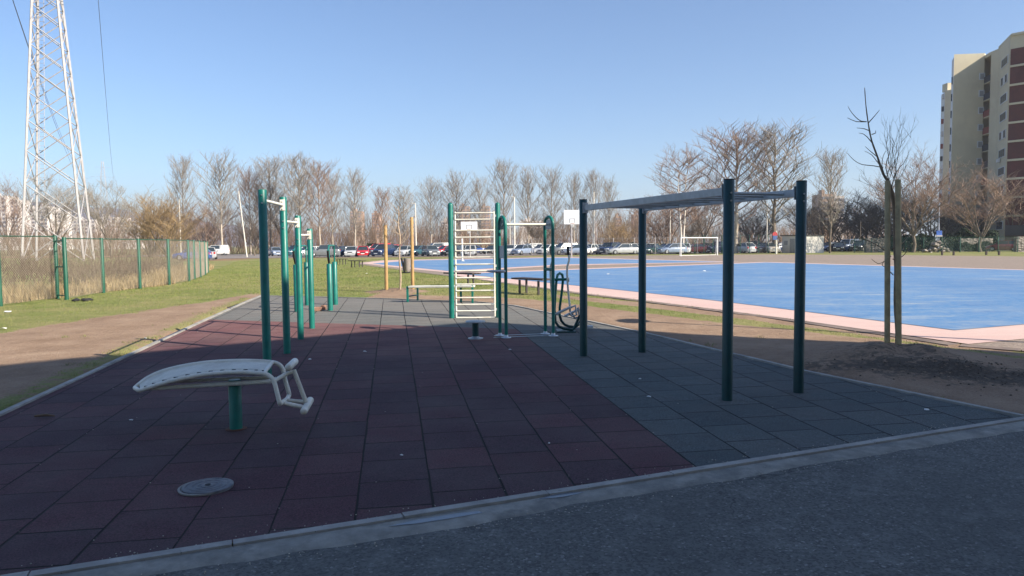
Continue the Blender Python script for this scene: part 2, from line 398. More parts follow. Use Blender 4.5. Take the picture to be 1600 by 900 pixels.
# ---- rubber tile pad
def pad_mat():
    m, N, L, B = newmat('rubber_tiles')
    g = N.new('ShaderNodeNewGeometry'); sx = N.new('ShaderNodeSeparateXYZ'); L.new(g.outputs['Position'], sx.inputs[0])
    X, Y = sx.outputs[0], sx.outputs[1]
    wob = mth(N, L, 'MULTIPLY', mth(N, L, 'SUBTRACT', noi(N, L, 2.2, 2, .5), .5), .012)
    U = mth(N, L, 'ADD', mth(N, L, 'MULTIPLY', X, RD.x), mth(N, L, 'ADD', mth(N, L, 'MULTIPLY', Y, RD.y), wob))
    V = mth(N, L, 'ADD', mth(N, L, 'MULTIPLY', X, CD.x), mth(N, L, 'ADD', mth(N, L, 'MULTIPLY', Y, CD.y), wob))
    u = mth(N, L, 'DIVIDE', mth(N, L, 'SUBTRACT', U, .238), .503); ui = mth(N, L, 'FLOOR', u); uf = mth(N, L, 'SUBTRACT', u, ui)
    w = N.new('ShaderNodeTexWhiteNoise'); w.noise_dimensions = '1D'; L.new(ui, w.inputs['W'])
    off = mth(N, L, 'ADD', mth(N, L, 'MULTIPLY', mth(N, L, 'FLOORED_MODULO', ui, 2.), .5), mth(N, L, 'MULTIPLY', w.outputs[0], .16))
    v = mth(N, L, 'ADD', mth(N, L, 'DIVIDE', V, .503), off); vi = mth(N, L, 'FLOOR', v); vf = mth(N, L, 'SUBTRACT', v, vi)
    cb = N.new('ShaderNodeCombineXYZ'); L.new(ui, cb.inputs[0]); L.new(vi, cb.inputs[1])
    tw = N.new('ShaderNodeTexWhiteNoise'); tw.noise_dimensions = '3D'; L.new(cb.outputs[0], tw.inputs['Vector'])
    ts = N.new('ShaderNodeSeparateColor'); L.new(tw.outputs[1], ts.inputs[0])
    # edges
    du = mth(N, L, 'MINIMUM', uf, mth(N, L, 'SUBTRACT', 1., uf)); dv = mth(N, L, 'MINIMUM', vf, mth(N, L, 'SUBTRACT', 1., vf))
    dvs = mth(N, L, 'MULTIPLY', dv, 1.15)
    d = mth(N, L, 'MINIMUM', du, dvs)
    jw = mth(N, L, 'ADD', .012, mth(N, L, 'MULTIPLY', ts.outputs[1], .014))
    seam = ramp(N, L, mth(N, L, 'DIVIDE', d, jw), [(.55, 1.), (1., 0.)])
    soft = ramp(N, L, mth(N, L, 'DIVIDE', d, jw), [(0., 1.), (1.0, .0)])
    # colour zones: red field / grey surround
    isr = mth(N, L, 'LESS_THAN', U, 2.25)
    lim = mth(N, L, 'ADD', mth(N, L, 'MULTIPLY', X, .304), Y)    # y + .304 x < 13.52
    isr = mth(N, L, 'MULTIPLY', isr, mth(N, L, 'LESS_THAN', lim, 13.55))
    fine = noi(N, L, 85, 3, .85); big = noi(N, L, .9, 6, .7); mid = noi(N, L, 6, 4, .6)
    red = mixc(N, L, ts.outputs[0], (.076, .033, .040), (.104, .044, .050))
    odd = mth(N, L, 'GREATER_THAN', ts.outputs[2], .62)
    red = mixc(N, L, mth(N, L, 'MULTIPLY', odd, .5), red, (.052, .034, .042))
    grey = mixc(N, L, ts.outputs[0], (.068, .082, .084), (.098, .112, .110))
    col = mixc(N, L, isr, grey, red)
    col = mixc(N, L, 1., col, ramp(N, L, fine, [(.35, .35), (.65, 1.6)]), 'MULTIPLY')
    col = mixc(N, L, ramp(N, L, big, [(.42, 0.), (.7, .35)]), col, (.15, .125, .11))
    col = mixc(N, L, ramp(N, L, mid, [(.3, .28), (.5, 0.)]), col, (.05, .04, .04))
    dust_and_sun = ramp(N, L, mth(N, L, 'ADD', mth(N, L, 'MULTIPLY', Y, .1), mth(N, L, 'MULTIPLY', big, .6)), [(1.15, 0.), (1.95, .5)])  # dust plus painted-in sunlit lightening of the tiles towards the far end
    dust_and_sun = mth(N, L, 'MULTIPLY', mth(N, L, 'SUBTRACT', mth(N, L, 'ADD', mth(N, L, 'MULTIPLY', Y, .1), mth(N, L, 'MULTIPLY', big, .6)), 1.25), .55); dn_ = N.new('ShaderNodeClamp'); L.new(dust_and_sun, dn_.inputs[0]); dn_.inputs['Max'].default_value = .45; dust_and_sun = dn_.outputs[0]
    col = mixc(N, L, dust_and_sun, col, mixc(N, L, isr, (.27, .235, .20), (.36, .17, .14)))
    # joints: dark gaps near, pale towards the far left
    pale_joint = mth(N, L, 'MULTIPLY', ramp(N, L, mth(N, L, 'SUBTRACT', mth(N, L, 'MULTIPLY', Y, .1), mth(N, L, 'MULTIPLY', mth(N, L, 'ADD', U, 1.5), .3)), [(1.0, 0.), (1.25, 1.)]), ramp(N, L, mid, [(.35, .4), (.55, 1.)]))
    jc = mixc(N, L, pale_joint, (.012, .009, .009), (.30, .23, .17))
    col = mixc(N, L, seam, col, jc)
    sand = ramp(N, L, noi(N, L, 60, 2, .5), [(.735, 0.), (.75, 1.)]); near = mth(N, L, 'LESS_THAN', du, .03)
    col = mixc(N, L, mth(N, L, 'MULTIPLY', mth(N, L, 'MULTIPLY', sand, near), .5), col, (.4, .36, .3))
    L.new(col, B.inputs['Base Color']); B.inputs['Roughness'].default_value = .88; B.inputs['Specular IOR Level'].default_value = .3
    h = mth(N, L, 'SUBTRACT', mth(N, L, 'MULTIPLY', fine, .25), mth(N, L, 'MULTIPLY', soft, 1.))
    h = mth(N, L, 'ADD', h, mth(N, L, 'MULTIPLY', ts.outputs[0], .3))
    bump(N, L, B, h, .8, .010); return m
sheet('rubber_tile_pad', PAD, .0, pad_mat(), .8)

# ---- courts and surrounding surfaces
m_plaza = asphalt('court_surround_asphalt', (.30, .235, .185), (.20, .155, .125), (.40, .33, .27), .5, cracks=False)
m_park = asphalt('car_park_asphalt', (.26, .225, .20), (.17, .15, .14), (.34, .30, .27), .5, cracks=False)
sheet('court_surround', PLAZA, -.012, m_plaza, 1.5)
sheet('car_park', PARK, .03, m_park, 3)
def court_mat(name, c1, c2, c3):
    m, N, L, B = newmat(name)
    mp = N.new('ShaderNodeMapping'); g = N.new('ShaderNodeNewGeometry'); L.new(g.outputs['Position'], mp.inputs[0])
    mp.inputs['Rotation'].default_value = (0, 0, R(-12)); mp.inputs['Scale'].default_value = (.35, 1.6, 1)
    n1 = noi(N, L, 1.1, 8, .75, mp.outputs[0]); n2 = noi(N, L, 7, 5, .7); n3 = noi(N, L, .15, 3, .5)
    col = ramp(N, L, n1, [(.34, c1), (.47, c2), (.54, c2), (.64, c3)])
    col = mixc(N, L, ramp(N, L, n2, [(.42, 0.), (.7, .5)]), col, c3)
    col = mixc(N, L, ramp(N, L, n3, [(.35, .35), (.6, 0.)]), col, c1)
    col = mixc(N, L, ramp(N, L, noi(N, L, .35, 7, .75), [(.50, 0.), (.68, .5)]), col, c3)
    L.new(col, B.inputs['Base Color']); B.inputs['Roughness'].default_value = .75; B.inputs['Specular IOR Level'].default_value = .3
    bump(N, L, B, n2, .3, .004); return m
m_blue = court_mat('blue_court_paint', (.058, .155, .33), (.088, .210, .395), (.28, .335, .40))
m_pink = court_mat('pink_court_paint', (.52, .34, .30), (.60, .42, .37), (.60, .47, .41))
sheet('court_border', C_PINK_NEAR, -.004, m_pink); sheet('court_border', C_PINK_FAR, -.004, m_pink)
sheet('blue_court', C_BLUE_NEAR, .004, m_blue); sheet('blue_court', C_BLUE_FAR, .004, m_blue)
# kerb between court and grass
ck = MB(); e = gp([(1600, 549), (1513, 538.5), (1240, 500), (920, 460)])+[(-2.3, 33.4)]+gp([(650, 425), (560, 412.8)])
e[0] = G(1700, 554)[:2]; e[1] = G(1500, 539)[:2]
for a, b in zip(e[:-1], e[1:]):
    a, b = Vector(a), Vector(b); n = max(2, int((b-a).length/1.5)); nn = Vector(((b-a).y, -(b-a).x)).normalized()
    if nn.x > 0: nn = -nn
    for i in range(n):
        p = a+(b-a)*i/n; q = a+(b-a)*(i+1)/n-(b-a).normalized()*.02
        P = [p, q, q+nn*.26, p+nn*.26]; Z = [T(v.y) for v in P]
        ck.add([(v.x, v.y, z-.12) for v, z in zip(P, Z)]+[(v.x, v.y, z+.018) for v, z in zip(P, Z)], [(4, 5, 6, 7), (0, 1, 5, 4), (1, 2, 6, 5), (2, 3, 7, 6), (3, 0, 4, 7)])
tag(ck.build('court_kerb', simple('court_kerb_concrete', (.20, .15, .125), .9, .35, 3, c2=(.12, .09, .075), bmp=.5)), kind='structure')

# ------------------------------------------------------------------ hills, haze
def hills(name, Y, pts, mat):
    b = MB(); xs = np.linspace(-1.1, 1.1, 180); rows = []
    for x in xs:
        px = 800+x*FPX
        hh = np.interp(px, [p[0] for p in pts], [p[1] for p in pts])
        yy = Y; zt = at(px, 384-hh, yy).z*1.0
        zt += (7*mnoise.noise(Vector((x*13, 3, 0)))+3*mnoise.noise(Vector((x*50, 3, 0))))*Y/4000
        rows.append((x*yy, zt))
    for k, (dy, f) in enumerate(((-600, 0), (-300, .45), (0, 1), (300, .5), (700, 0))):
        for X, z in rows: b.v.append((X*(1+dy/Y*.2), Y+dy+60*mnoise.noise(Vector((X*.002, k, 0))), -6+(z+6)*f))
    n = len(rows)
    for k in range(4):
        for i in range(n-1): b.f.append((k*n+i, k*n+i+1, (k+1)*n+i+1, (k+1)*n+i)); b.sm.append(True); b.mi.append(0)
    return tag(b.build(name, mat), kind='structure')
hm = simple('wooded_hillside', (.115, .085, .095), .95, .3, .004, c2=(.09, .08, .085))
hills('hills', 2500, [(-500, 76), (0, 64), (60, 69), (110, 62), (180, 60), (230, 50), (300, 40), (420, 26), (560, 18), (760, 12), (1100, 8), (2200, 5)], hm)
hz = MB(); hz.box((0, 1600, 82), (8200, 4000, 182))
hm_, N, L, B = newmat('haze_air'); N.remove(B)
pv = N.new('ShaderNodeVolumePrincipled'); pv.inputs['Color'].default_value = (.80, .87, 1, 1); pv.inputs['Density'].default_value = 3.0e-4
pv.inputs['Anisotropy'].default_value = .2; L.new(pv.outputs[0], N['Material Output'].inputs['Volume'])
hzo = hz.build('haze', hm_); tag(hzo, kind='stuff', label='thin pale winter haze over the whole place', cat='haze')

# ------------------------------------------------------------------ exercise equipment
# --- pull-up bars, four posts in a row
t = thing('pull_up_bars', 'teal pull-up station of four stepped posts joined by cream bars', 'pull-up bars', (-3.15, 9.29, T(9.29)))
PU = [((-3.15, 9.29), 2.36), ((-3.41, 10.96), 2.35), ((-3.63, 12.44), 2.11), ((-3.83, 13.88), 1.90)]
for (x, y), h in PU:
    p = MB().post((x, y, T(y)-.05), h+.05, .053, 20).build('post', teal, t)
for i in range(3):
    (x0, y0), h0 = PU[i]; (x1, y1), h1 = PU[i+1]; zb = T(y0)+min(h0, h1)-.14
    z0, z1 = T(y0)+min(h0, h1)-.12, T(y1)+h1-.12 if i else T(y1)+h1-.12
    a = Vector((x0, y0, z0)); b = Vector((x1, y1, z1)); d = (b-a).normalized()
    MB().tube([a+d*.05, b-d*.05], .0195, 10).build('pull_up_bar', white, t)
    for q, s in ((a, 1), (b, -1)):
        c = q+d*s*.055; M = Matrix(((-d.y, d.x, 0), (d.x, d.y, 0), (0, 0, 1))).transposed()
        br = MB(); br.box(c, (.075, .008, .16), M=M)
        for zz in (-.055, .055): br.tube([c+Vector((0, 0, zz)), c+d*s*.016+Vector((0, 0, zz))], .012, 8)
        br.build('bracket', white, t)
for (x, y), h in PU[:4]:
    d = Vector((-.14, 1)).normalized()
    b = MB()
    for zz in (-.07, -.17)+((-.36, -.46) if h > 2.3 and y > 10 else ())+((-.40, -.50) if h < 2.3 and h > 2 else ()):
        c = Vector((x+.012, y-.052, T(y)+h+zz)); MB().tube([c, c+Vector((0, -.012, 0))], .010, 8).build('bolt', alu, t)

# --- dip bars behind them
t = thing('dip_bars', 'low teal parallel dip bars on four posts behind the pull-up bars', 'dip bars', (-4.7, 17.9, T(17.9)))
for (fx, fy), (bx, by) in (((-4.30, 17.19), (-4.53, 18.65)), ((-5.02, 16.96), (-5.22, 18.54))):
    for x, y in ((fx, fy), (bx, by)):
        MB().post((x, y, T(y)-.03), 1.10+.03, .062, 16).build('post', teal, t)
    zt = T(fy)+1.09; z1 = T(fy)+1.53; f = Vector((fx, fy, 0)); b = Vector((bx, by, 0)); d = (b-f).normalized()
    pts = [f+Vector((0, 0, zt-.05)), f+Vector((0, 0, zt+.15)), f-d*.06+Vector((0, 0, z1-.10)), f-d*.05+Vector((0, 0, z1-.03)), f+Vector((0, 0, z1)),
           b-d*.08+Vector((0, 0, z1)), b-d*.02+Vector((0, 0, z1-.02)), b+Vector((0, 0, z1-.09)), b+Vector((0, 0, zt-.05))]
    MB().tube(pts, .021, 10).build('bar', teal, t)
    g = MB(); g.tube([f-d*.30+Vector((0, 0, z1-.12)), f-d*.22+Vector((0, 0, z1-.26)), f-d*.04+Vector((0, 0, z1-.40))], .026, 10); g.build('grip', blackr, t)
    MB().tube([f-d*.06+Vector((0, 0, z1-.06)), f-d*.30+Vector((0, 0, z1-.11))], .018, 8).build('grip_arm', teal, t)

# --- monkey bars
t = thing('monkey_bars', 'tall monkey bars with dark green posts and a grey overhead ladder', 'monkey bars', (2.1, 9.2, T(9.2)))
A, Bp, Cc, Dd = (2.27, 7.65), (3.16, 7.99), (1.03, 10.5), (1.93, 10.79)
for (x, y), h in ((A, 2.32), (Bp, 2.32), (Cc, 2.25), (Dd, 2.25)):
    p = MB().post((x, y, T(y)-.05), h+.05, .056, 24).build('post', darkgreen, t)
    MB().tube([(x, y, T(y)+h-.005), (x, y, T(y)+h+.006)], .0565, 24).build('cap', blackr, t)
zn, zf = T(7.8)+2.20, T(10.6)+2.13
ax = (Vector(Cc)-Vector(A)).normalized(); cx = Vector((-ax.y, ax.x))*-1
rails = []
for (a, b, s) in ((A, Cc, 1), (Bp, Dd, -1)):
    a3 = Vector((a[0], a[1], zn))+Vector((cx.x, cx.y, 0))*s*.0; b3 = Vector((b[0], b[1], zf))
    d = (b3-a3).normalized(); a3 += d*.062; b3 -= d*.062; rails.append((a3, b3))
    X = d; Yv = Vector((0, 0, 1)).cross(X).normalized(); Zv = X.cross(Yv)
    M = Matrix((X, Yv, Zv)).transposed()
    MB().box((a3+b3)/2, ((b3-a3).length, .04, .085), M=M, bev=.006).build('side_rail', greyp, t)
    for q, sg in ((a3, 1), (b3, -1)):
        br = MB(); br.box(q+d*sg*.002, (.008, .085, .15), M=M)
        for zz in (-.055, .055): br.tube([q+d*sg*.004+Vector((0, 0, zz)), q+d*sg*.02+Vector((0, 0, zz))], .012, 8)
        br.build('bracket', greyp, t)
for k in range(9):
    f = (k+.6)/9.2; a = rails[0][0].lerp(rails[0][1], f); b = rails[1][0].lerp(rails[1][1], f)
    MB().tube([a, b], .017, 10).build('rung', greyp, t)
b = MB()
for x, y in (A, Bp, Cc, Dd):
    for zz in (2.10, 2.18): c = Vector((x+.005, y-.055, T(y)+zz)); MB().tube([c, c+Vector((0, -.010, 0))], .010, 8).build('bolt', alu, t)

# --- wall bars
t = thing('wall_bars', 'upright climbing ladder with two teal posts and sixteen cream rungs', 'climbing ladder', (-.8, 15.4, T(15.4)))
wl = Vector((-1.28, 15.38, T(15.38))); wr = Vector((-.29, 15.42, T(15.42)))
for p in (wl, wr): MB().post(p-Vector((0, 0, .03)), 2.46, .055, 18, dome=True).build('post', teal, t)
for x0 in (wl.x+.095, wr.x-.08):
    MB().tube([(x0, 15.38, T(15.4)+.03), (x0, 15.38, T(15.4)+2.24)], .019, 10).build('side_tube', white, t)
ry = [332.8, 343, 360, 370.8, 381, 391.7, 402, 413, 423, 434, 444, 454, 465, 475.6, 485.6, 496]
for i, yy in enumerate(ry):
    z = at(740, yy, 15.38).z; MB().tube([(wl.x+.095, 15.365, z), (wr.x-.08 if i in (0, 2) else wr.x-.16, 15.365, z)], .0155, 8).build('rung', white, t)
    if i not in (0, 2): MB().tube([(wr.x-.16, 15.365, z), (wr.x-.08, 15.365, z)], .013, 8).build('shaded_rung_end', greyp, t)  # grey piece paints the shading at the rung's right end
for x0, x1 in ((wl.x+.04, wl.x+.09), (wr.x-.085, wr.x-.04)):
    for z in (.18, 1.1, 2.15): MB().box(((x0+x1)/2, 15.39, T(15.4)+z), (x1-x0+.02, .03, .05)).build('bracket', greyp, t)

# --- hoop posts with high bar, step and stool
t = thing('push_up_frame', 'two narrow teal hoop posts joined by one cream high bar, beside the climbing ladder', 'exercise frame', (.2, 12.5, T(12.5)))
hoops = []
for (f, b) in (((-.105, 12.38), (-.215, 12.66)), ((.71, 12.58), (.585, 12.84))):
    f = Vector((*f, T(12.5))); b = Vector((*b, T(12.6))); zt = f.z+2.06; r = (b-f).length/2; c = (f+b)/2; ux = ((b-f)*Vector((1, 1, 0))).normalized()
    pts = [f]+arc(Vector((c.x, c.y, zt-r)), r, math.pi, 0, 12, ux, (0, 0, 1))+[b]
    MB().tube(pts, .029, 12).build('hoop_tube', teal, t); hoops.append((f, b, c, zt, ux))
    fl = MB()
    for q in (f, b): fl.lathe(q+Vector((0, 0, .001)), [(.085, 0), (.085, .010), (.035, .014), (.033, .05)], 18)
    fl.build('base_flange', alu, t)
    M = Matrix((ux, Vector((-ux.y, ux.x, 0)), Vector((0, 0, 1)))).transposed()
    MB().box((c.x, c.y, zt-.13), (2*r-.05, .012, .17), M=M, bev=.003).build('gusset_plate', darkgreen if len(hoops) == 1 else greyp, t)
    if len(hoops) == 1: MB().box((c.x, c.y, f.z+1.46), (2*r+.02, .014, .22), M=M, bev=.004).build('sign_plate', greyp, t)
    else: MB().tube([Vector((f.x, f.y, f.z+1.15)), Vector((b.x, b.y, f.z+1.15))], .026, 10).build('cross_tube', teal, t)
MB().tube([hoops[0][2]+Vector((.0, -.05, 1.93)), hoops[1][2]+Vector((-.0, -.05, 1.93))], .021, 12).build('high_bar', white, t)
f = hoops[0][0]
st = MB(); st.lathe(at(775, 424.5, 12.2)+Vector((0, 0, 0)), [(.10, -.012), (.16, 0), (.165, .014), (.15, .024), (.02, .028)], 22)
st.tube([at(775, 425, 12.2), f+Vector((0, 0, at(790, 424, 12.38).z-f.z))], .022, 10); st.build('hand_platform', greyp, t)
rl = MB()
for dy in (.0, .26): rl.box((.17, 12.42+dy+.06, T(12.5)+.006), (1.0, .035, .008), rz=.2)
rl.build('ground_rail', alu, t)
t = thing('twister_stool', 'low round grey-topped stool on a short green post with floor flange', 'twister stool', tuple(G(743, 529)))
c = G(743, 529)
MB().lathe(c, [(.055, .0), (.055, .27)], 18).build('post', darkgreen, t)
MB().lathe(c+Vector((0, 0, .27)), [(.10, 0), (.165, .008), (.172, .02), (.16, .034), (.02, .04)], 26).build('disc', greyp, t)
MB().lathe(c+Vector((0, 0, .001)), [(.13, 0), (.13, .010), (.07, .014), (.06, .04)], 24).build('base_flange', steel, t)

# --- elliptical trainer
t = thing('elliptical_trainer', 'green outdoor elliptical trainer with cream hand levers and grey footboards', 'elliptical trainer', (1.0, 13.1, T(13.1)))
YE = 13.1
def E(px, py, dy=0): return at(px, py, YE+dy)
for dy, xo in ((.22, 0),):
    fr = MB()
    fr.tube([E(867, 494, -.1), E(866.5, 483, -.08), E(868, 455, 0), E(869.5, 438, .0), E(871, 430, .03), E(874.5, 427, .08), E(878.5, 429, .13), E(879.8, 436, .17), E(878, 455, .2), E(874.5, 481, .26), E(874.5, 494, .28)], .024, 10)
    fr.build('upright_frame', teal, t)
bs = MB()
for (pts, dy) in (([(867, 493), (868, 503), (873, 510), (880, 513), (894, 515.5), (897, 513), (905, 495)], -.1), ([(874.5, 493), (877, 501), (882, 507), (889, 510), (899, 511), (904, 507), (911, 495)], .28)):
    bs.tube([E(x, y, dy) for x, y in pts], .025, 10)
bs.tube([E(905, 495, -.1), E(911, 495, .28)], .03, 8); bs.build('base_frame', darkgreen, t)
MB().box(E(884, 517, .05), (.34, .4, .03), bev=.005).build('base_plate', darkgreen, t)
MB().tube([E(861, 437, -.12), E(887, 436.5, -.12)], .024, 12).build('axle', teal, t)
for x in (861.5, 887.5):
    MB().tube([E(x-1.8, 436.7, -.12), E(x+1.8, 436.7, -.12)], .045, 14).build('hub', white, t)
for dx, dy in ((0, -.14), (-26, -.14)):
    MB().tube([E(x+dx, y, dy) for x, y in ((891, 487), (890.6, 480), (888.5, 462), (887.4, 450), (886.4, 436), (886, 425), (886.4, 416), (889, 408), (889.4, 403), (888.5, 398))], .019, 10).build('hand_lever', white, t)
    MB().tube([E(x+dx, y, dy) for x, y in ((888.5, 398.5), (887.4, 392), (887.6, 385))], .024, 10).build('grip', blackr, t)
for dy, ox, oy in ((-.2, 0, 0), (.30, 14, 3)):
    a, b = E(868+ox, 491+oy, dy), E(891+ox, 480+oy, dy)
    X = (b-a).normalized(); Yv = Vector((0, 0, 1)).cross(X).normalized(); Zv = X.cross(Yv); M = Matrix((X, Yv, Zv)).transposed()
    MB().box((a+b)/2, ((b-a).length, .14, .035), M=M, bev=.008).build('footboard', greyp, t)
    MB().tube([b-X*.1, E(899+ox*.3, 477.5+oy, dy), E(901+ox*.3, 492+oy, dy), E(894+ox*.3, 494+oy, dy), E(889+ox*.3, 489, dy)], .02, 8).build('crank_link', greyp, t)
MB().box(E(921, 511, -.1), (.12, .16, .05), bev=.012).build('pedal', greyp, t)
MB().tube([E(905, 506, -.1), E(919, 512, -.1)], .02, 8).build('pedal_arm', greyp, t)

# --- sit-up bench
SB = G(369, 670); YB = SB.y
t = thing('sit_up_bench', 'cream curved sit-up board with foot rollers on a single green post', 'sit-up bench', tuple(SB))
MB().post(SB-Vector((0, 0, .05)), .49+.02, .057, 24).build('post', teal, t)
MB().tube([SB+Vector((0, 0, .001)), SB+Vector((0, 0, .006))], .095, 20).build('rust_ring', simple('rust_stain', (.14, .06, .035), .9, .4, 20), t)
yn, yf = YB-.17, YB+.20
def BP(px, py, Y): return at(px, py, Y)
front = [(217, 610, .12), (226, 608, .08), (250, 600, .03), (280, 592.5, 0), (310, 586.5, 0), (340, 583, 0), (370, 581.5, 0), (400, 582.5, 0), (415, 584.5, 0), (424, 590, 0), (428.5, 597, 0), (431.5, 608, 0), (435, 622, 0), (437.5, 631, 0)]
rear = [(211, 606, -.12), (218, 600, -.1), (232, 590, -.04), (255, 580, 0), (290, 571.5, 0), (330, 566, 0), (370, 564, 0), (400, 564.2, 0), (420, 565.5, 0), (432, 567.5, 0), (439.5, 573, 0), (443.5, 582, 0), (446, 595, 0), (451, 612, 0), (451.5, 618, 0), (448, 624, -.1)]
frame = MB(); fp = [BP(x, y, yn+d) for x, y, d in front]; rp = [BP(x, y, yf+d) for x, y, d in rear]
def dense(P, k=3):
    out = []
    for i in range(len(P)-1):
        p0, p1, p2, p3 = P[max(i-1, 0)], P[i], P[i+1], P[min(i+2, len(P)-1)]
        for j in range(k):
            u = j/k; out.append(.5*((2*p1)+(-p0+p2)*u+(2*p0-5*p1+4*p2-p3)*u*u+(-p0+3*p1-3*p2+p3)*u**3))
    return out+[P[-1]]
fp, rp = dense(fp), dense(rp)
frame.tube(fp+[fp[-1].lerp(rp[-1], .5), rp[-1]], .0205, 12); frame.tube(rp, .0205, 12)
frame.tube([fp[0], rp[0]], .0205, 12); frame.tube([BP(412, 583.5, yn), BP(426, 565.5, yf)], .0185, 10)
frame.tube([BP(228, 607, yn+.1), BP(245, 606.5, yn+.1), BP(330, 601.5, yn+.1), BP(400, 597.5, yn+.1), BP(421, 596, yn+.12), BP(432, 592, yn+.15)], .0205, 12)
frame.tube([BP(262, 597, yf-.1), BP(330, 593, yf-.1), BP(421, 590, yf-.12)], .0175, 10)
frame.tube([BP(429, 595, yn), BP(436, 590.5, yn+.05), BP(448, 584, YB-.02), BP(459, 580.5, YB)], .0185, 10)
frame.tube([BP(443, 585, yf), BP(452, 583, YB+.1), BP(459, 580.5, YB)], .0175, 10)
frame.tube([BP(459, 578, YB), BP(478, 628, YB)], .0205, 12)
frame.tube([fp[-1].lerp(rp[-1], .25), BP(473, 636, YB-.03)], .0205, 12); frame.tube([fp[-1].lerp(rp[-1], .8), BP(476, 628, YB+.03)], .0185, 12)
frame.build('tube_frame', white, t)
def roller(a, b, name):
    d = (b-a).normalized()
    MB().tube([a-d*.012, a-d*.008, a+d*.006, b-d*.006, b+d*.008, b+d*.012], [.008, .026, .033, .033, .026, .008], 16).build(name, white, t)
roller(BP(450.5, 574.5, YB-.17), BP(461, 564.5, YB+.17), 'foot_roller'); roller(BP(474.5, 643, YB-.19), BP(485, 625, YB+.17), 'foot_roller')
# board surface between the two tubes
nb = 26
bd = MB()
i0, i1 = 1, 24
j0, j1 = 3, 25
K = 26
for k in range(K+1):
    a = fp[int(round(i0+(i1-i0)*k/K))]; b = rp[int(round(j0+(j1-j0)*k/K))]
    fa = i0+(i1-i0)*k/K; fb = j0+(j1-j0)*k/K
    a = fp[int(fa)].lerp(fp[min(int(fa)+1, len(fp)-1)], fa % 1); b = rp[int(fb)].lerp(rp[min(int(fb)+1, len(rp)-1)], fb % 1)
    for m_ in range(5):
        f = .075+.85*m_/4; p = a.lerp(b, f); bd.v.append((p.x, p.y, p.z+.010)); 
for m_ in range(5*(K+1)): v = bd.v[m_]; bd.v.append((v[0], v[1], v[2]-.012))
o5 = 5*(K+1)
for k in range(K):
    for m_ in range(4):
        q = (k*5+m_, (k+1)*5+m_, (k+1)*5+m_+1, k*5+m_+1); bd.f += [q, tuple(i+o5 for i in q[::-1])]; bd.sm += [True, True]; bd.mi += [0, 0]
    for m_ in (0, 4):
        q = (k*5+m_, k*5+m_+o5, (k+1)*5+m_+o5, (k+1)*5+m_); bd.f.append(q); bd.sm.append(False); bd.mi.append(0)
bd.build('board', simple('worn_board_paint', (.70, .67, .57), .55, .14, 12, c2=(.58, .54, .45), spot=(.30, .26, .20)), t)
bk = MB()
for k in range(2, K-1, 2):
    p = Vector(bd.v[k*5]); q = Vector(bd.v[k*5+5]); w = (fp[8]-rp[8]).normalized()*.012; bk.box((p+q)/2+w*.9+Vector((0, 0, .006)), ((q-p).length*.6, .018, .010))
bk.build('weld_slot', blackr, t)

# --- step bench (white top, green legs)
t = thing('exercise_bench', 'long low exercise bench with cream seat on green legs behind the climbing ladder', 'exercise bench', tuple(G(690, 471)))
la, lb = G(637, 472), G(652, 470); ra, rb = Vector((-1.33, 18.95, T(19))), Vector((-1.02, 18.75, T(19)))
for p, h in ((la, .42), (ra, .50), (rb, .50)): MB().box(p+Vector((0, 0, h/2)), (.055, .055, h), bev=.006).build('leg', teal, t)
MB().box(lb+Vector((0, .1, .2)), (.05, .05, .42), bev=.006).build('leg', darkgreen, t)
MB().tube([la+Vector((0, 0, .15)), lb+Vector((0, .1, .15))], .018, 8).build('stretcher', darkgreen, t)
a = la+Vector((.05, .05, .40)); b = rb+Vector((.03, .05, .43)); d = (b-a).normalized(); M = Matrix((d, Vector((-d.y, d.x, 0)).normalized(), d.cross(Vector((-d.y, d.x, 0)).normalized()))).transposed()
MB().box((a+b)/2+Vector((0, .03, 0)), ((b-a).length, .26, .05), M=M, bev=.012).build('seat', white, t)

# --- manhole cover
c = G(325, 762); t = thing('manhole_cover', 'round grey cast-iron manhole cover set askew in the rubber tiles', 'manhole cover', tuple(c))
b = MB(); b.lathe(c+Vector((.0, 0, -.005)), [(.172, 0), (.172, .022), (.160, .026), (.150, .026), (.146, .021), (.128, .021), (.124, .026), (.110, .026), (.106, .021), (.088, .021), (.084, .026), (.070, .026), (.066, .021), (.050, .021), (.046, .026), (.024, .026)], 44, False); b.build('cover', iron, t)
MB().lathe(c+Vector((0, 0, .0235)), [(.020, 0), (.020, .002)], 12).build('lifting_hole', blackr, t)
b = MB(); b.lathe(c+Vector((-.018, -.004, 0)), [(.178, .001), (.180, .012), (.168, .014), (.160, .004)], 36, False); b.build('frame_ring', concrete, t)

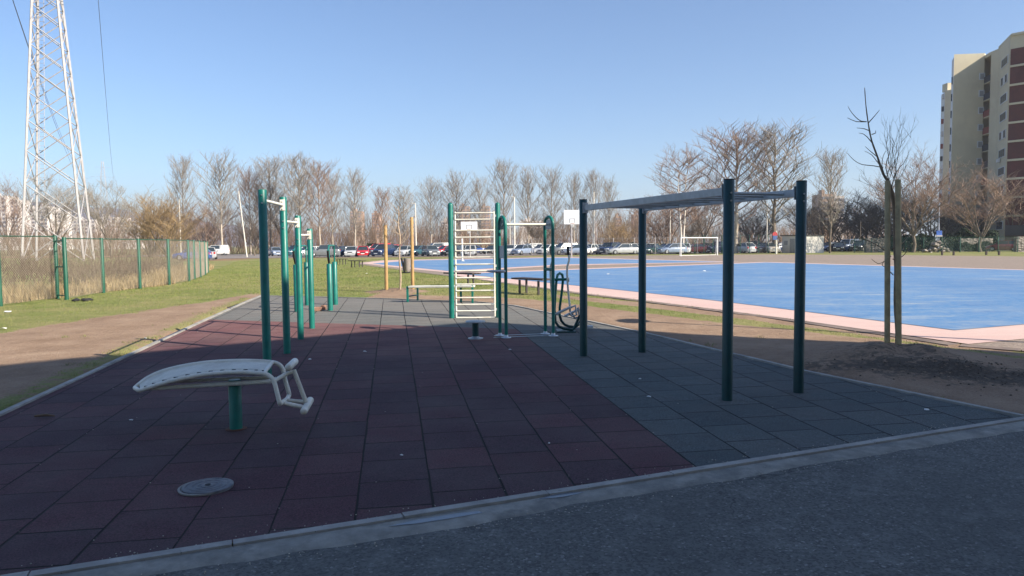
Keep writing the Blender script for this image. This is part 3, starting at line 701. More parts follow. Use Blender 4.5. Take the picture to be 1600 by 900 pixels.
# --- litter and stones
def scrap(px, py, s, label, mat=paper, name='paper_scrap', cat='litter'):
    c = G(px, py); b = MB(); n = 9; r_ = random.Random(int(px*7+py)); vs = []
    for i in range(n):
        a = 2*math.pi*i/n; rr = s*r_.uniform(.6, 1); vs.append((c.x+rr*math.cos(a), c.y+rr*math.sin(a)*.7, c.z+.012+r_.uniform(0, s*.35)))
    vs2 = [(v[0], v[1], v[2]+.003) for v in vs]; ct = (c.x, c.y, c.z+.02+s*.3)
    b.add(vs+[(ct[0], ct[1], ct[2]-.006)], [(i, n, (i+1) % n) for i in range(n)]); b.add(vs2+[ct], [((i+1) % n, n, i) for i in range(n)])
    b.add(vs+vs2, [(i, (i+1) % n, n+(i+1) % n, n+i) for i in range(n)])
    tag(b.build(name, mat), label, cat)
for px, py, s, lb_ in ((12, 489, .10, 'white paper scrap in the grass by the left picture edge below the fence'), (6, 515, .07, 'small white wrapper on the grass edge near the bare dirt'), (573, 428, .09, 'white crumpled paper on the grass between the stakes and the pull-up bars'),
        (227, 530, .03, 'white scrap on bare dirt beside the pad edge'), (205, 659, .022, 'pale scrap on a dark tile left of the sit-up bench'), (570, 551, .035, 'crumpled pale wrapper on the dark red tiles in mid pad'),
        (484, 563, .03, 'pale scrap on the tiles just right of the pull-up posts'), (628, 714, .018, 'white cigarette paper on a dark tile near the front kerb'), (1000, 594, .02, 'white scrap on the tiles below the monkey bars ladder'),
        (1448, 643, .035, 'white stick-like scrap on the right corner of the tiles'), (858, 695, .012, 'tiny white scrap on the red tiles close to the front kerb'), (797, 548, .03, 'flat pale scrap just in front of the left hoop post'), (1014, 622, .03, 'pale paper flake on blue-grey tiles between the ladder posts'),
        (950, 429, .1, 'white scrap lying on the blue court near its left part'), (1100, 424, .1, 'white scrap lying in the middle of the blue court')):
    scrap(px, py, s, lb_)
c = G(128, 471); b = MB()
for i in range(7): p = c+Vector((rnd.uniform(-.22, .22), rnd.uniform(-.1, .1), .03)); b.lathe(p, [(.03, -.03), (rnd.uniform(.07, .12), .0), (.06, .04), (.01, .06)], 7)
tag(b.build('black_rag', blackcloth), 'crumpled black rag lying in the grass at the foot of the fence', 'rag')
c = G(497, 486); b = MB(); b.box(c+Vector((-.02, 0, .05)), (.2, .12, .10), rz=.5, bev=.02); b.box(c+Vector((.12, .05, .08)), (.11, .11, .11), rz=-.3, bev=.025)
tag(b.build('brick_chunk', brickm), 'broken reddish brick lump lying on the pad by the dip bars', 'brick')
b = MB(); c = G(70, 653); b.tube([c+Vector((-.1, 0, .02)), c+Vector((0, .02, .025)), c+Vector((.1, .0, .02))], [.01, .016, .006], 6); tag(b.build('dry_leaf', simple('dry_leaf', (.16, .10, .06), .9)), 'dry brown curled leaf near the left edge of the pad', 'leaf')
lc = G(985, 502); lb0 = Vector((lc.x, lc.y, 0))+Vector((1.35, -.72, 0))*5.2; lb0.z = T(lb0.y)
t = thing('street_lamp', 'tall dark lamp post whose thin shadow crosses the bare dirt', 'street lamp', tuple(lb0))
MB().tube([lb0, lb0+Vector((0, 0, 5.2))], [.06, .04], 10).build('pole', darkgreen, t); MB().lathe(lb0+Vector((0, 0, 5.2)), [(.05, -.1), (.3, 0), (.32, .05), (.1, .14)], 16).build('lamp_head', greyp, t)
b = MB(); rg = random.Random(77)
for i in range(900):
    if i < 700: t_ = rg.uniform(.5, 9.4); p = kp(t_, rg.choice((-.03, .30))+abs(rg.gauss(0, .07))*rg.choice((-1, 1)))
    else:
        x, y = rg.uniform(-6, 4.5), rg.uniform(3.2, 15)
        if not inside(x, y, PAD): continue
        u = x*RD.x+y*RD.y; k = round((u-.238)/.503)*.503+.238; du = k-u+rg.gauss(0, .012); p = (x+RD.x*du, y+RD.y*du)
        if i % 3 == 0: p = (x, y)
    s_ = rg.uniform(.0025, .0065); b.lathe((p[0], p[1], T(p[1])+.001), [(s_, 0), (s_*.9, s_*.5), (.001, s_*.9)], 4)
tag(b.build('grit', simple('pale_grit', (.42, .38, .31), .9, .5, 60)), 'fine pale grit in the tile joints and along the kerb', 'grit', kind='stuff')
rg = random.Random(5)
# loose stones at the right kerb corner, meltwater puddles
for px, py, sx, sy in ((690, 812, .30, .035), (880, 776, .16, .03)):
    c = G(px, py); b = MB(); n = 22; vs = [(0, 0, 0)]
    for i in range(n):
        a = 2*math.pi*i/n; rr = 1+.35*mnoise.noise(Vector((math.cos(a)*1.5, math.sin(a)*1.5, px))); X = sx*rr*math.cos(a); Yy = sy*rr*math.sin(a); p = KD*X+KN*Yy; vs.append((p.x, p.y, 0))
    b.add([(c.x+v[0], c.y+v[1], T(c.y)+.0125) for v in vs], [(0, i+1, (i+1) % n+1) for i in range(n)])
    wm = simple('puddle_water', (.15, .165, .18), .03, .1, 3, spec=.6); wm.node_tree.nodes['Principled BSDF'].inputs['Roughness'].default_value = .22
    for l in list(wm.node_tree.nodes['Principled BSDF'].inputs['Roughness'].links): wm.node_tree.links.remove(l)
    tag(b.build('puddle', wm), kind='structure')
b = MB()
for i in range(520):
    x = rnd.gauss(5.95, .75); y = rnd.gauss(8.6, .42)-(x-5.9)*.35
    if inside(x, y, PAD) or pdist(x, y, PAD) < .05: continue
    s = rnd.uniform(.004, .016); z = zg(x, y); b.lathe((x, y, z-.003), [(s*.6, 0), (s, s*.35), (s*.55, s*.9), (.001, s)], 5)
tag(b.build('soil_clods', simple('soil_clod', (.12, .09, .07), .95, .5, 30)), 'scattered dark soil clods on the dirt by the right corner of the pad', 'soil', kind='stuff')

# ------------------------------------------------------------------ park benches, bin
def slat_bench(px, py, px2, py2, label, w=.42, h=.44):
    a, b_ = G(px, py), G(px2, py2); d = ((b_-a)*Vector((1, 1, 0))); L_ = d.length; d.normalize(); nn = Vector((-d.y, d.x, 0)); c = (a+b_)/2
    t = thing('park_bench', label, 'bench', tuple(c), 'dark park benches beside the court'); M = Matrix((d, nn, Vector((0, 0, 1)))).transposed()
    for s in (-.30, .30):
        for q in (-.13, .13): MB().box(c+d*L_*s*1.0+nn*q+Vector((0, 0, h/2-.02)), (.05, .05, h), M=M).build('leg', simple('bench_leg_steel', (.05, .04, .04), .6), t)
    for q in (-.16, 0, .16): MB().box(c+nn*q+Vector((0, 0, h+.02)), (L_, .13, .045), M=M, bev=.006).build('slat', brownw, t)
slat_bench(808, 458, 857, 462, 'dark slatted bench on the grass strip right of the hoop posts')
slat_bench(700, 446, 745, 448, 'dark slatted bench seen through the climbing ladder')
slat_bench(548, 417.5, 568, 418, 'small far-off dark bench, right one of the pair left of the blue court')
slat_bench(526, 413.5, 541, 413.8, 'small far-off dark bench, left one of the pair left of the blue court')
c = G(634, 427); t = thing('litter_bin', 'leaning grey litter bin on a black bracket between the two wooden stakes', 'litter bin', tuple(c))
b = MB(); b.tube([c+Vector((.04, 0, .12)), c+Vector((.05, 0, .14)), c+Vector((.10, 0, .80))], [.15, .17, .21], 16); b.build('bin_body', simple('bin_concrete', (.28, .24, .22), .85), t)
MB().box(c+Vector((-.14, 0, .42)), (.06, .3, .84), M=Matrix.Rotation(-.2, 3, 'Y')).build('bracket', blackr, t)
MB().box(c+Vector((.02, 0, .05)), (.42, .3, .05)).build('foot', blackr, t)

# ------------------------------------------------------------------ stakes and young trees
t = thing('support_stake', 'left of the two pale wooden stakes holding the sapling on the grass', 'stake', tuple(G(604, 457)), 'stakes around the sapling')
MB().post(G(604, 457)-Vector((0, 0, .1)), 2.22, .055, 12).build('pole', wood, t)
t = thing('support_stake', 'right and taller pale wooden stake holding the sapling on the grass', 'stake', tuple(G(645, 453)), 'stakes around the sapling')
MB().post(G(645, 453)-Vector((0, 0, .1)), 2.5, .055, 12).build('pole', wood, t)
t = thing('support_stake', 'weathered thick wooden stake left of the young bare tree on the mound', 'stake', (5.16, 9.97, T(10)+.1), 'stakes around the young tree')
MB().post((5.16, 9.97, T(10)), 2.45, .037, 14, lean=(-.05, 0)).build('pole', woodg, t)
t = thing('support_stake', 'weathered thick wooden stake right of the young bare tree on the mound', 'stake', (5.27, 9.92, T(10)+.1), 'stakes around the young tree')
MB().post((5.30, 9.93, T(10)), 2.46, .037, 14, lean=(-.07, 0)).build('pole', woodg, t)
bark = simple('young_bark', (.23, .18, .13), .85, .35, 14, bmp=.5)
t = thing('young_tree', 'leafless young tree tied between two stakes on a dirt mound, thin top leaning left', 'tree', (5.22, 9.99, T(10)+.1))
def Y_(px, py, d=0): return at(px, py, 10.02+d)
MB().tube(dense([Y_(1401, 562, .08), Y_(1403, 520, .08), Y_(1400, 470, .08), Y_(1401, 420, .08), Y_(1399, 380, .08), Y_(1398, 330, .06), Y_(1391, 290, .03), Y_(1380, 272), Y_(1371, 245), Y_(1362, 220), Y_(1357, 195), Y_(1353, 165), Y_(1351, 137)]), [.036]*6+[.033]*6+[.028]*6+[.019]*3+[.015]*3+[.012]*3+[.010]*3+[.008]*3+[.006]*3+[.004]*4, 9).build('trunk', bark, t)
cr = MB(); rr = random.Random(11)
def twig(b, p, d, L_, r0, lv, rg, curve=.25, n=4, kids=3, up=.25, sides=4):
    pts = [p]; q = p.copy(); dd = d.normalized()
    for i in range(n):
        dd = (dd+Vector((rg.uniform(-1, 1), rg.uniform(-1, 1), rg.uniform(-.6, 1)))*curve+Vector((0, 0, up*.3))).normalized(); q = q+dd*L_/n; pts.append(q)
    b.tube(pts, [r0*(1-.75*i/n) for i in range(n+1)], sides, cap=False)
    if lv > 0:
        for k in range(kids):
            i = rg.randint(1, n); s = Vector((rg.uniform(-1, 1), rg.uniform(-1, 1), rg.uniform(-.2, 1))); twig(b, pts[i], dd+s*.9, L_*rg.uniform(.35, .6), r0*.55, lv-1, rg, curve, n, kids, up, sides)
for br in ([(1386, 394), (1372, 384), (1352, 374), (1340, 368), (1318, 345), (1300, 325), (1293, 313)], [(1380, 262), (1365, 259), (1347, 257), (1334, 250), (1324, 239)], [(1354, 190), (1345, 189), (1336, 182), (1328, 172), (1325, 166)], [(1354, 190), (1338, 190), (1324, 184)],
           [(1357, 192), (1364, 184), (1371, 176), (1374, 172)], [(1360, 205), (1350, 201), (1339, 200)], [(1364, 225), (1355, 214), (1348, 209), (1342, 208)], [(1362, 210), (1368, 208), (1368, 204)], [(1371, 245), (1362, 238), (1352, 229)], [(1378, 262), (1370, 252), (1362, 242), (1351, 236)],
           [(1386, 284), (1381, 270), (1378, 258), (1380, 244), (1384, 236)], [(1392, 298), (1400, 270), (1412, 255), (1420, 240)], [(1392, 390), (1410, 380), (1420, 368)], [(1392, 400), (1382, 408), (1372, 412), (1362, 405)], [(1395, 405), (1408, 402), (1416, 394), (1420, 388)], [(1396, 430), (1384, 418), (1378, 414), (1382, 408)], [(1395, 300), (1384, 262), (1390, 240), (1391, 225), (1390, 196)]):
    P = dense([Y_(x, y, rr.uniform(-.12, .12)*min(1, i*.5)) for i, (x, y) in enumerate(br)], 2); n = len(P)
    cr.tube(P, [.0075*(1-.7*i/n) for i in range(n)], 5, cap=False)
for i in range(11):
    p = Y_(rr.uniform(1385, 1400), rr.uniform(250, 300)); twig(cr, p, Vector((rr.uniform(-.3, .9), rr.uniform(-.6, .6), .9)), rr.uniform(.3, .7), .0045, 2, rr, .3, 4, 3, .3)
cr.build('branches', bark, t)
t = thing('sapling', 'slender pale sapling standing between two wooden stakes on the grass', 'tree', tuple(G(623, 457)))
sb_ = simple('sapling_bark', (.42, .32, .23), .8, .25, 14); g0 = G(623, 457)
def S_(px, py): return at(px, py, g0.y)
MB().tube(dense([S_(625, 458), S_(626, 430), S_(624, 400), S_(625, 370), S_(622, 352), S_(623, 335), S_(622, 322)]), [.03]*6+[.025]*6+[.016]*4+[.010]*3, 7).build('trunk', sb_, t)
cr = MB()
for i in range(16):
    s = -1 if i % 2 else 1; p = S_(624, rr.uniform(330, 385)); twig(cr, p, Vector((s*rr.uniform(.6, 1.2), rr.uniform(-.8, .8), rr.uniform(.3, .9))), rr.uniform(.5, .9), .009, 1, rr, .22, 4, 2, .25)
cr.build('branches', sb_, t)

# ------------------------------------------------------------------ fence on the left
GALV = 1.86
def fence_thing(name, pts, h, label, mesh_mat, post_r=.033, cell=.075, wr=.0022, post_mat=fgreen, rail=True, infill=True, base=T, thick=None):
    p0 = Vector(pts[0]); t = thing(name, label, 'fence', (p0.x, p0.y, base(p0.y)))
    for (x, y) in pts: 
        if post_r: MB().post((x, y, base(y)-.1), h+.1, post_r if not thick else thick, 10).build('post', post_mat, t)
    for a, b in zip(pts[:-1], pts[1:]):
        a3, b3 = Vector((*a, base(a[1]))), Vector((*b, base(b[1])))
        if rail: MB().tube([a3+Vector((0, 0, h-.03)), b3+Vector((0, 0, h-.03))], .014, 8).build('top_rail', post_mat, t)
        if not infill: continue
        W = (b3-a3).length; H = h-.07; d = (b3-a3)/W; m = MB(); n = int((W+H)/cell)
        for i in range(n):
            for sgn in (1, -1):
                s0 = i*cell if sgn == 1 else i*cell-H; z0, z1 = 0, H
                u0 = i*cell-H if sgn == 1 else i*cell; u1 = i*cell if sgn == 1 else i*cell-H
                # clip to panel width
                def cl(u): return max(0, min(W, u))
                ua, ub = u0, u1; za, zb = 0., H
                if ua < 0: f = (0-ua)/(ub-ua); za = f*H; ua = 0
                if ua > W: f = (W-ua)/(ub-ua); za = f*H; ua = W
                if ub < 0: f = (0-u0)/(u1-u0); zb = f*H; ub = 0
                if ub > W: f = (W-u0)/(u1-u0); zb = f*H; ub = W
                if abs(ua-ub) < 1e-4: continue
                m.tube([a3+d*ua+Vector((0, 0, za+.04)), a3+d*ub+Vector((0, 0, zb+.04))], wr, 3, cap=False)
        m.build('wire_mesh', mesh_mat, t)
    return t
FP = [(-13.32, 16.5), (-13.33, 18.95), (-13.35, 21.38)]
fence_thing('chain_link_fence', FP, 1.86, 'green chain-link fence stretch left of the gate, at the left picture edge', wire_m, .055, wr=.0028)
FP2 = [(-12.76, 20.85), (-13.38, 23.85), (-13.42, 26.28), (-13.50, 28.7), (-14.0, 31.6), (-14.5, 33.3), (-15.3, 35.8), (-16.2, 38.5), (-17.5, 42)]
fence_thing('chain_link_fence', FP2, 1.80, 'green chain-link fence stretch running back from the gate beside the tall dry grass', wire_m, .058, wr=.0026)
t = thing('fence_gate', 'narrow rung frame between two close green posts in the chain-link fence', 'gate', (-13.2, 21.1, T(21)))
for z in (.12, .95, 1.70): MB().tube([(-13.35, 21.38, T(21)+z), (-12.76, 20.85, T(21)+z)], .018, 8).build('rail', fgreen, t)

# ------------------------------------------------------------------ grasses
def blades(name, n, fn, col, label, cat='grass', wmul=1):
    rg = np.random.default_rng(5); V = []; F = []
    cnt = 0; tries = 0
    while cnt < n and tries < n*12:
        tries += 1; r_ = fn(rg)
        if r_ is None: continue
        x, y, h, w = r_; z = zg(x, y)-.01; a = rg.uniform(0, 6.28); lx, ly = rg.normal(0, .35, 2)*h
        dx, dy = math.cos(a)*w, math.sin(a)*w; k = len(V)
        V += [(x-dx, y-dy, z), (x+dx, y+dy, z), (x+lx*.45+dx*.6, y+ly*.45+dy*.6, z+h*.6), (x+lx*.45-dx*.6, y+ly*.45-dy*.6, z+h*.6), (x+lx, y+ly, z+h)]
        F += [(k, k+1, k+2, k+3), (k+3, k+2, k+4)]; cnt += 1
    me = bpy.data.meshes.new(name); me.from_pydata(V, [], F); me.materials.append(col)
    o = bpy.data.objects.new(name, me); COL.objects.link(o); tag(o, label, cat, kind='stuff')
def gmat(name, stops, scale=3):
    m, N, L, B = newmat(name); L.new(ramp(N, L, noi(N, L, scale, 6, .8), stops), B.inputs['Base Color']); B.inputs['Roughness'].default_value = .8; B.inputs['Specular IOR Level'].default_value = .2
    return m
gm1 = gmat('grass_blades', [(.3, (.07, .105, .025)), (.45, (.145, .19, .045)), (.56, (.23, .24, .08)), (.68, (.36, .30, .15))])
gm2 = gmat('straw_blades', [(.32, (.20, .15, .075)), (.5, (.38, .28, .15)), (.66, (.52, .42, .25))])
def f_lawn(rg):
    y = 10+rg.beta(1, 1.5)*72 if rg.random() < .8 else rg.uniform(3.5, 13); x = rg.uniform(-13.2-max(0, y-29)*.33, 8)
    g, mu, lf = cover(x, y)
    if inside(x, y, PAD) or inside(x, y, PLAZA): return None
    nz = mnoise.noise(Vector((x*1.2, y*1.2, 0)))*.9+mnoise.noise(Vector((x*4, y*4, 0)))*.5
    if g+nz*.8 < .55: return None
    if y > 48 and rg.random() < .3: return None
    sc_ = 1+max(0, y-14)*.04
    return x, y, rg.uniform(.015, .045)*min(sc_, 1.5)*(1+.6*max(0, nz)), .0035*sc_
blades('grass', 110000, f_lawn, gm1, 'short patchy green grass of the lawn')
def f_straw(rg):
    y = rg.uniform(15, 50); x = -13.5-max(0, y-29)*.33-abs(rg.normal(0, .9))
    nz = mnoise.noise(Vector((x*.8, y*.8, 4)))
    if nz < -.25: return None
    return x, y, rg.uniform(.10, .46)*(1+nz), .008*(1+(y-15)*.03)
blades('dry_grass', 11000, f_straw, gm2, 'tall straw-coloured dry grass along the foot of the fence')

# ------------------------------------------------------------------ brambles behind fence (mass)
tw_dark = simple('bramble_twigs', (.15, .105, .07), .9, .4, 2, c2=(.10, .065, .045))
tw_brown = simple('thicket_twigs', (.24, .165, .11), .9, .35, .25, c2=(.19, .115, .075))
tw_tan = simple('willow_twigs', (.32, .22, .11), .9, .3, .4)
def brush(b, p, H, W, n, r0, rg, lv=1, kids=3, segs=3, sides=3):
    for i in range(n):
        a = rg.uniform(0, 6.28); q = p+Vector((math.cos(a), math.sin(a), 0))*W*rg.uniform(0, .5)
        d = Vector((math.cos(a)*rg.uniform(.1, .9), math.sin(a)*rg.uniform(.1, .9), 1)); twig(b, q, d, H*rg.uniform(.6, 1), r0, lv, rg, .22, segs, kids, .2, sides)
b = MB(); rg = random.Random(21)
for i in range(120):
    y = rg.uniform(19, 50); x = -15.2-max(0, y-29)*.36-rg.random()**1.3*14
    h = rg.uniform(.6, 1.25)*(.75 if y < 24 else 1)
    brush(b, Vector((x, y, T(y)-.05)), h, 1.8, 16, .011+.0002*y, rg, 1, 3, 3)
tag(b.build('bramble_undergrowth', tw_dark), 'tangled brown brambles behind the chain-link fence', 'undergrowth', kind='stuff')
b = MB(); rg = random.Random(22)
for i in range(230):
    f = i/230; px = -60+f*1480+rg.uniform(-15, 15); Y = rg.uniform(150, 205); p = on(px, Y)
    h = rg.uniform(4.5, 8.5)*(1 if px > 0 else .8); 
    if 1180 < px: h *= .8
    brush(b, p, h, 7, 13, .055, rg, 2, 4, 3)
tag(b.build('thicket', tw_brown), 'continuous brown leafless thicket behind the car park', 'thicket', kind='stuff')

# ------------------------------------------------------------------ bare trees
def grow(seed, H, style):
    rg = random.Random(seed); tr = MB(); cr = MB()
    def branch(p, d, L_, r0, lv, up, n=5):
        pts = [p]; q = p.copy(); dd = d.normalized()
        for i in range(n):
            dd = (dd+Vector((rg.uniform(-1, 1), rg.uniform(-1, 1), rg.uniform(-.7, .7)))*.16+Vector((0, 0, up))).normalized(); q = q+dd*L_/n; pts.append(q)
        (tr if lv >= 3 else cr).tube(pts, [max(.011, r0*(1-.7*i/n)) for i in range(n+1)], 6 if lv >= 3 else (4 if lv == 2 else 3), cap=False)
        if lv > 0:
            kids = {3: 7, 2: 7, 1: 6}[lv]
            for k in range(kids):
                f = rg.uniform(.25, 1) if lv > 1 else rg.uniform(.15, 1); i = min(n-1, int(f*n)); pp = pts[i].lerp(pts[i+1], f*n-i if f*n-i <= 1 else 1)
                a = rg.uniform(0, 6.28); side = Vector((math.cos(a), math.sin(a), rg.uniform(-.1, .5)))
                branch(pp, dd*.75+side*.75, L_*rg.uniform(.38, .62), max(.012, r0*.5), lv-1, up*.9, 4 if lv > 1 else 3)
    if style == 'plane':
        pts = []; q = Vector((0, 0, 0)); n = 12
        for i in range(n+1): pts.append(Vector((.012*H*mnoise.noise(Vector((i*.4, seed, 0))), .012*H*mnoise.noise(Vector((i*.4, seed, 5))), H*.93*i/n)))
        tr.tube(pts, [max(.03, H*.013*(1-.9*i/n)) for i in range(n+1)], 8)
        for k in range(30):
            f = .24+.72*(k+rg.random())/30; i = min(n-1, int(f*n)); p = pts[i].lerp(pts[i+1], f*n-i); a = k*2.4+rg.uniform(-.4, .4)
            L_ = H*.30*math.sin(math.pi*min(1, (1.08-f)/.98))**.8*rg.uniform(.7, 1.1)+H*.03
            branch(p, Vector((math.cos(a), math.sin(a), .75+f*.6)), L_, H*.0045, 2, .09)
    elif style == 'wide':
        h0 = H*.20; tr.tube([Vector((0, 0, 0)), Vector((.02*H, 0, h0*.5)), Vector((0, 0, h0)), Vector((0, 0, h0*1.3))], [H*.025, H*.02, H*.019, H*.012], 9)
        for k in range(9):
            a = k*2.4+rg.uniform(-.3, .3); e = rg.uniform(.75, 2.2); branch(Vector((0, 0, h0*rg.uniform(.85, 1.25))), Vector((math.cos(a), math.sin(a), e)), H*rg.uniform(.55, .76), H*.010, 3, .03, 6)
    elif style == 'birch':
        for m_ in range(2):
            pts = [Vector((0, 0, 0))]; n = 10; s = (-1)**m_*.05
            for i in range(1, n+1): pts.append(Vector((s*H*(i/n)**.8*(1+.4*mnoise.noise(Vector((i*.5, seed, m_)))), .02*H*mnoise.noise(Vector((i*.5, seed, m_+4))), H*(.95-.06*m_)*i/n)))
            tr.tube(pts, [max(.03, H*.011*(1-.88*i/n)) for i in range(n+1)], 7)
            for k in range(20):
                f = .25+.72*(k+rg.random())/20; i = min(n-1, int(f*n)); p = pts[i].lerp(pts[i+1], f*n-i); a = k*2.4
                branch(p, Vector((math.cos(a), math.sin(a), .5)), H*.26*math.sin(math.pi*min(1, (1.06-f)/.95))**.7+H*.03, H*.0042, 2, .03)
    elif style == 'bushy':
        for k in range(11):
            a = k*2.4; branch(Vector((.02*H*math.cos(a), .02*H*math.sin(a), 0)), Vector((math.cos(a)*.55, math.sin(a)*.55, 1.1)), H*rg.uniform(.55, .85), H*.011, 3 if k < 7 else 2, .02, 6)
    return tr, cr
bk_pale = simple('pale_plane_bark', (.44, .37, .29), .85, .3, .8, c2=(.26, .21, .16), objspace=True)
bk_grey = simple('grey_brown_bark', (.17, .135, .10), .9, .3, .8, objspace=True)
bk_white = simple('birch_bark', (.66, .60, .52), .8, .15, .8, c2=(.40, .34, .28), objspace=True)
tw_g = simple('grey_twigs', (.30, .26, .215), .9, .25, .4, objspace=True)
tw_r = simple('reddish_twigs', (.29, .20, .15), .9, .25, .4, objspace=True)
tw_dk = simple('dark_twigs', (.13, .10, .075), .9, .3, .4, objspace=True)
PROTO = {}
def proto(key, seed, style, tm, cm):
    if key not in PROTO:
        tr, cr = grow(seed, 16., style)
        mt = tr.build('trunk', tm); mc = cr.build('crown', cm); zm = max(max(v[2] for v in cr.v), max(v[2] for v in tr.v)); PROTO[key] = (mt.data, mc.data, zm)
        bpy.data.objects.remove(mt); bpy.data.objects.remove(mc)
    return PROTO[key]
PK = {'p1': (1, 'plane', bk_pale, tw_g), 'p2': (2, 'plane', bk_pale, tw_g), 'p3': (3, 'plane', bk_grey, tw_g), 'p4': (4, 'plane', bk_pale, tw_r), 'w1': (5, 'wide', bk_grey, tw_g), 'w2': (6, 'wide', bk_grey, tw_r), 'w3': (7, 'wide', bk_grey, tw_dk),
      'b1': (8, 'birch', bk_white, tw_r), 's1': (9, 'bushy', bk_grey, tw_tan), 's2': (10, 'bushy', bk_grey, tw_r), 's3': (12, 'bushy', bk_grey, tw_dk)}
# (picture column, distance, top row, kind, width factor, rotation, label)
TREES = [
 (12, 170, 268, 'w2', .75, .3, 'bare spreading tree at the left picture edge in front of pale blocks'),
 (88, 120, 262, 'w1', .8, 1.2, 'bare round-crowned tree standing behind the lattice pylon'),
 (174, 110, 274, 'w1', .75, 2.4, 'bare round tree just right of the lattice pylon, low trunk'),
 (236, 120, 284, 's1', 1.0, .2, 'golden-brown bushy tree left of the lamp post behind the fence'),
 (263, 118, 300, 's1', 1.2, 3.2, 'broad golden-brown willow shrub behind the left lamp post'),
 (288, 150, 238, 'p3', .75, 1.0, 'tall narrow bare tree rising above the golden willow shrubs'),
 (347, 140, 227, 'p1', 1.0, 2.0, 'tall pale-trunked plane tree left of the leaning pole, tallest on the left side'),
 (322, 150, 300, 's2', 1.1, 1.0, 'brown bushy tree filling the gap left of the tall pale plane tree'),
 (398, 125, 320, 'w3', 1.0, 4.0, 'small dark crooked tree with forked trunk right of the leaning pole'),
 (392, 150, 258, 'p4', .9, .9, 'bare tree with reddish top right behind the leaning pole'),
 (424, 150, 240, 'p3', 1.1, .4, 'bare grey tree directly behind the tallest pull-up post'),
 (470, 146, 236, 'p3', 1.15, 2.7, 'bare grey tree between the second and third pull-up posts'),
 (442, 160, 262, 'w1', .9, 3.7, 'low spreading bare tree behind the second pull-up post'),
 (500, 150, 248, 'p4', 1.0, 4.4, 'bare reddish-topped tree behind the dip bars'),
 (520, 160, 262, 'p2', .9, 5.2, 'slim bare tree just right of the dip bars'),
 (555, 140, 259, 'p2', 1.0, 1.1, 'pale-trunked plane tree standing over the red car in the car park'),
 (598, 160, 290, 'p4', .9, 2.2, 'short bare tree behind the left wooden stake'),
 (632, 150, 284, 'p1', 1.0, 3.3, 'bare tree behind the sapling between the wooden stakes'),
 (674, 142, 273, 'p2', 1.0, .5, 'bare plane tree right of the tall wooden stake'),
 (714, 142, 260, 'p1', 1.05, 4.6, 'bare plane tree rising left of the climbing ladder top'),
 (750, 150, 270, 'p2', .8, 2.9, 'narrow bare tree behind the top of the climbing ladder'),
 (788, 138, 245, 'p3', .9, 1.7, 'tall bare tree above the left hoop post'),
 (826, 142, 252, 'p1', .9, 3.9, 'tall bare tree above the middle of the cream high bar'),
 (862, 142, 254, 'p2', .85, 5.6, 'tall narrow bare tree above the right hoop post'),
 (897, 146, 262, 'p1', .85, .8, 'narrow bare tree left of the far monkey bars post'),
 (928, 146, 262, 'p3', .75, 2.1, 'slim bare tree just right of the far left monkey bars post'),
 (952, 150, 273, 'p2', .75, 4.2, 'shorter slim bare tree at the right end of the tall tree row'),
 (966, 135, 338, 's1', 1.25, 1.4, 'low olive-brown round bush-like tree above the parked cars'),
 (842, 132, 325, 'w3', 1.0, .7, 'small dark forked tree rising among white cars behind the high bar'),
 (1000, 160, 318, 'p4', 1.2, 3.0, 'low reddish tree behind the second monkey bars post'),
 (1066, 118, 222, 'b1', 1.0, .0, 'white-barked birch rising behind the football goal'),
 (1040, 150, 300, 's2', 1.1, 2.3, 'reddish-brown bushy tree left of the birch'),
 (1100, 140, 262, 'w2', 1.0, 4.9, 'reddish bare tree between the birch and the near monkey bars post'),
 (1085, 128, 325, 'w3', 1.0, 1.9, 'low dark spreading tree behind the football goal'),
 (1150, 106, 194, 'p4', 1.6, .6, 'very tall bare tree immediately right of the nearest monkey bars post'),
 (1209, 104, 189, 'p3', 1.55, 3.6, 'very tall bare tree left of the white kiosk, slightly the taller of two'),
 (1180, 140, 290, 's3', 1.2, 2.0, 'dark low bushy tree between the two very tall bare trees'),
 (1258, 125, 300, 'w3', 1.1, 5.0, 'dark spreading tree behind the white kiosk'),
 (1297, 98, 229, 'p3', .9, 2.6, 'slender bare tree growing in front of the right end of the white kiosk'),
 (1288, 138, 300, 's1', 1.25, 3.3, 'tan leafless shrub tree behind the right half of the white kiosk'),
 (1325, 140, 304, 's2', 1.4, .1, 'tan leafless shrub tree right of the kiosk over the dark cars'),
 (1362, 130, 266, 's3', 1.5, 1.5, 'dense dark tree behind the staked young tree'),
 (1392, 125, 258, 's3', 1.4, 4.1, 'dark bushy tree just right of the staked young tree'),
 (1427, 98, 218, 'w2', .9, 5.4, 'bare tree with pale trunk right of the staked young tree'),
 (1458, 120, 272, 's3', 1.5, .9, 'dark bushy tree in front of the tower block left corner'),
 (1532, 98, 250, 'w2', 1.2, 3.1, 'wide golden-brown bare tree in front of the tower block'),
 (1585, 112, 268, 'w2', 1.1, 1.3, 'reddish bare tree at the right picture edge before the tower block'),
 (1496, 124, 300, 's3', 1.2, 2.8, 'dark low tree at the foot of the tower block'),
]
for px, Y, top_, key, wf, rot, lab in TREES:
    mt, mc, zm = proto(key, *PK[key]); p = on(px, Y); h = at(px, top_, Y).z-p.z; s = h/zm*1.03
    r_ = bpy.data.objects.new('bare_tree', None); COL.objects.link(r_); r_.location = p-Vector((0, 0, .1)); r_.rotation_euler = (0, 0, rot); r_.scale = (s*wf, s*wf, s)
    tag(r_, lab, 'tree', 'leafless trees beyond the lawn and court')
    for nm, me in (('trunk', mt), ('crown', mc)):
        o = bpy.data.objects.new(nm, me); COL.objects.link(o); o.parent = r_

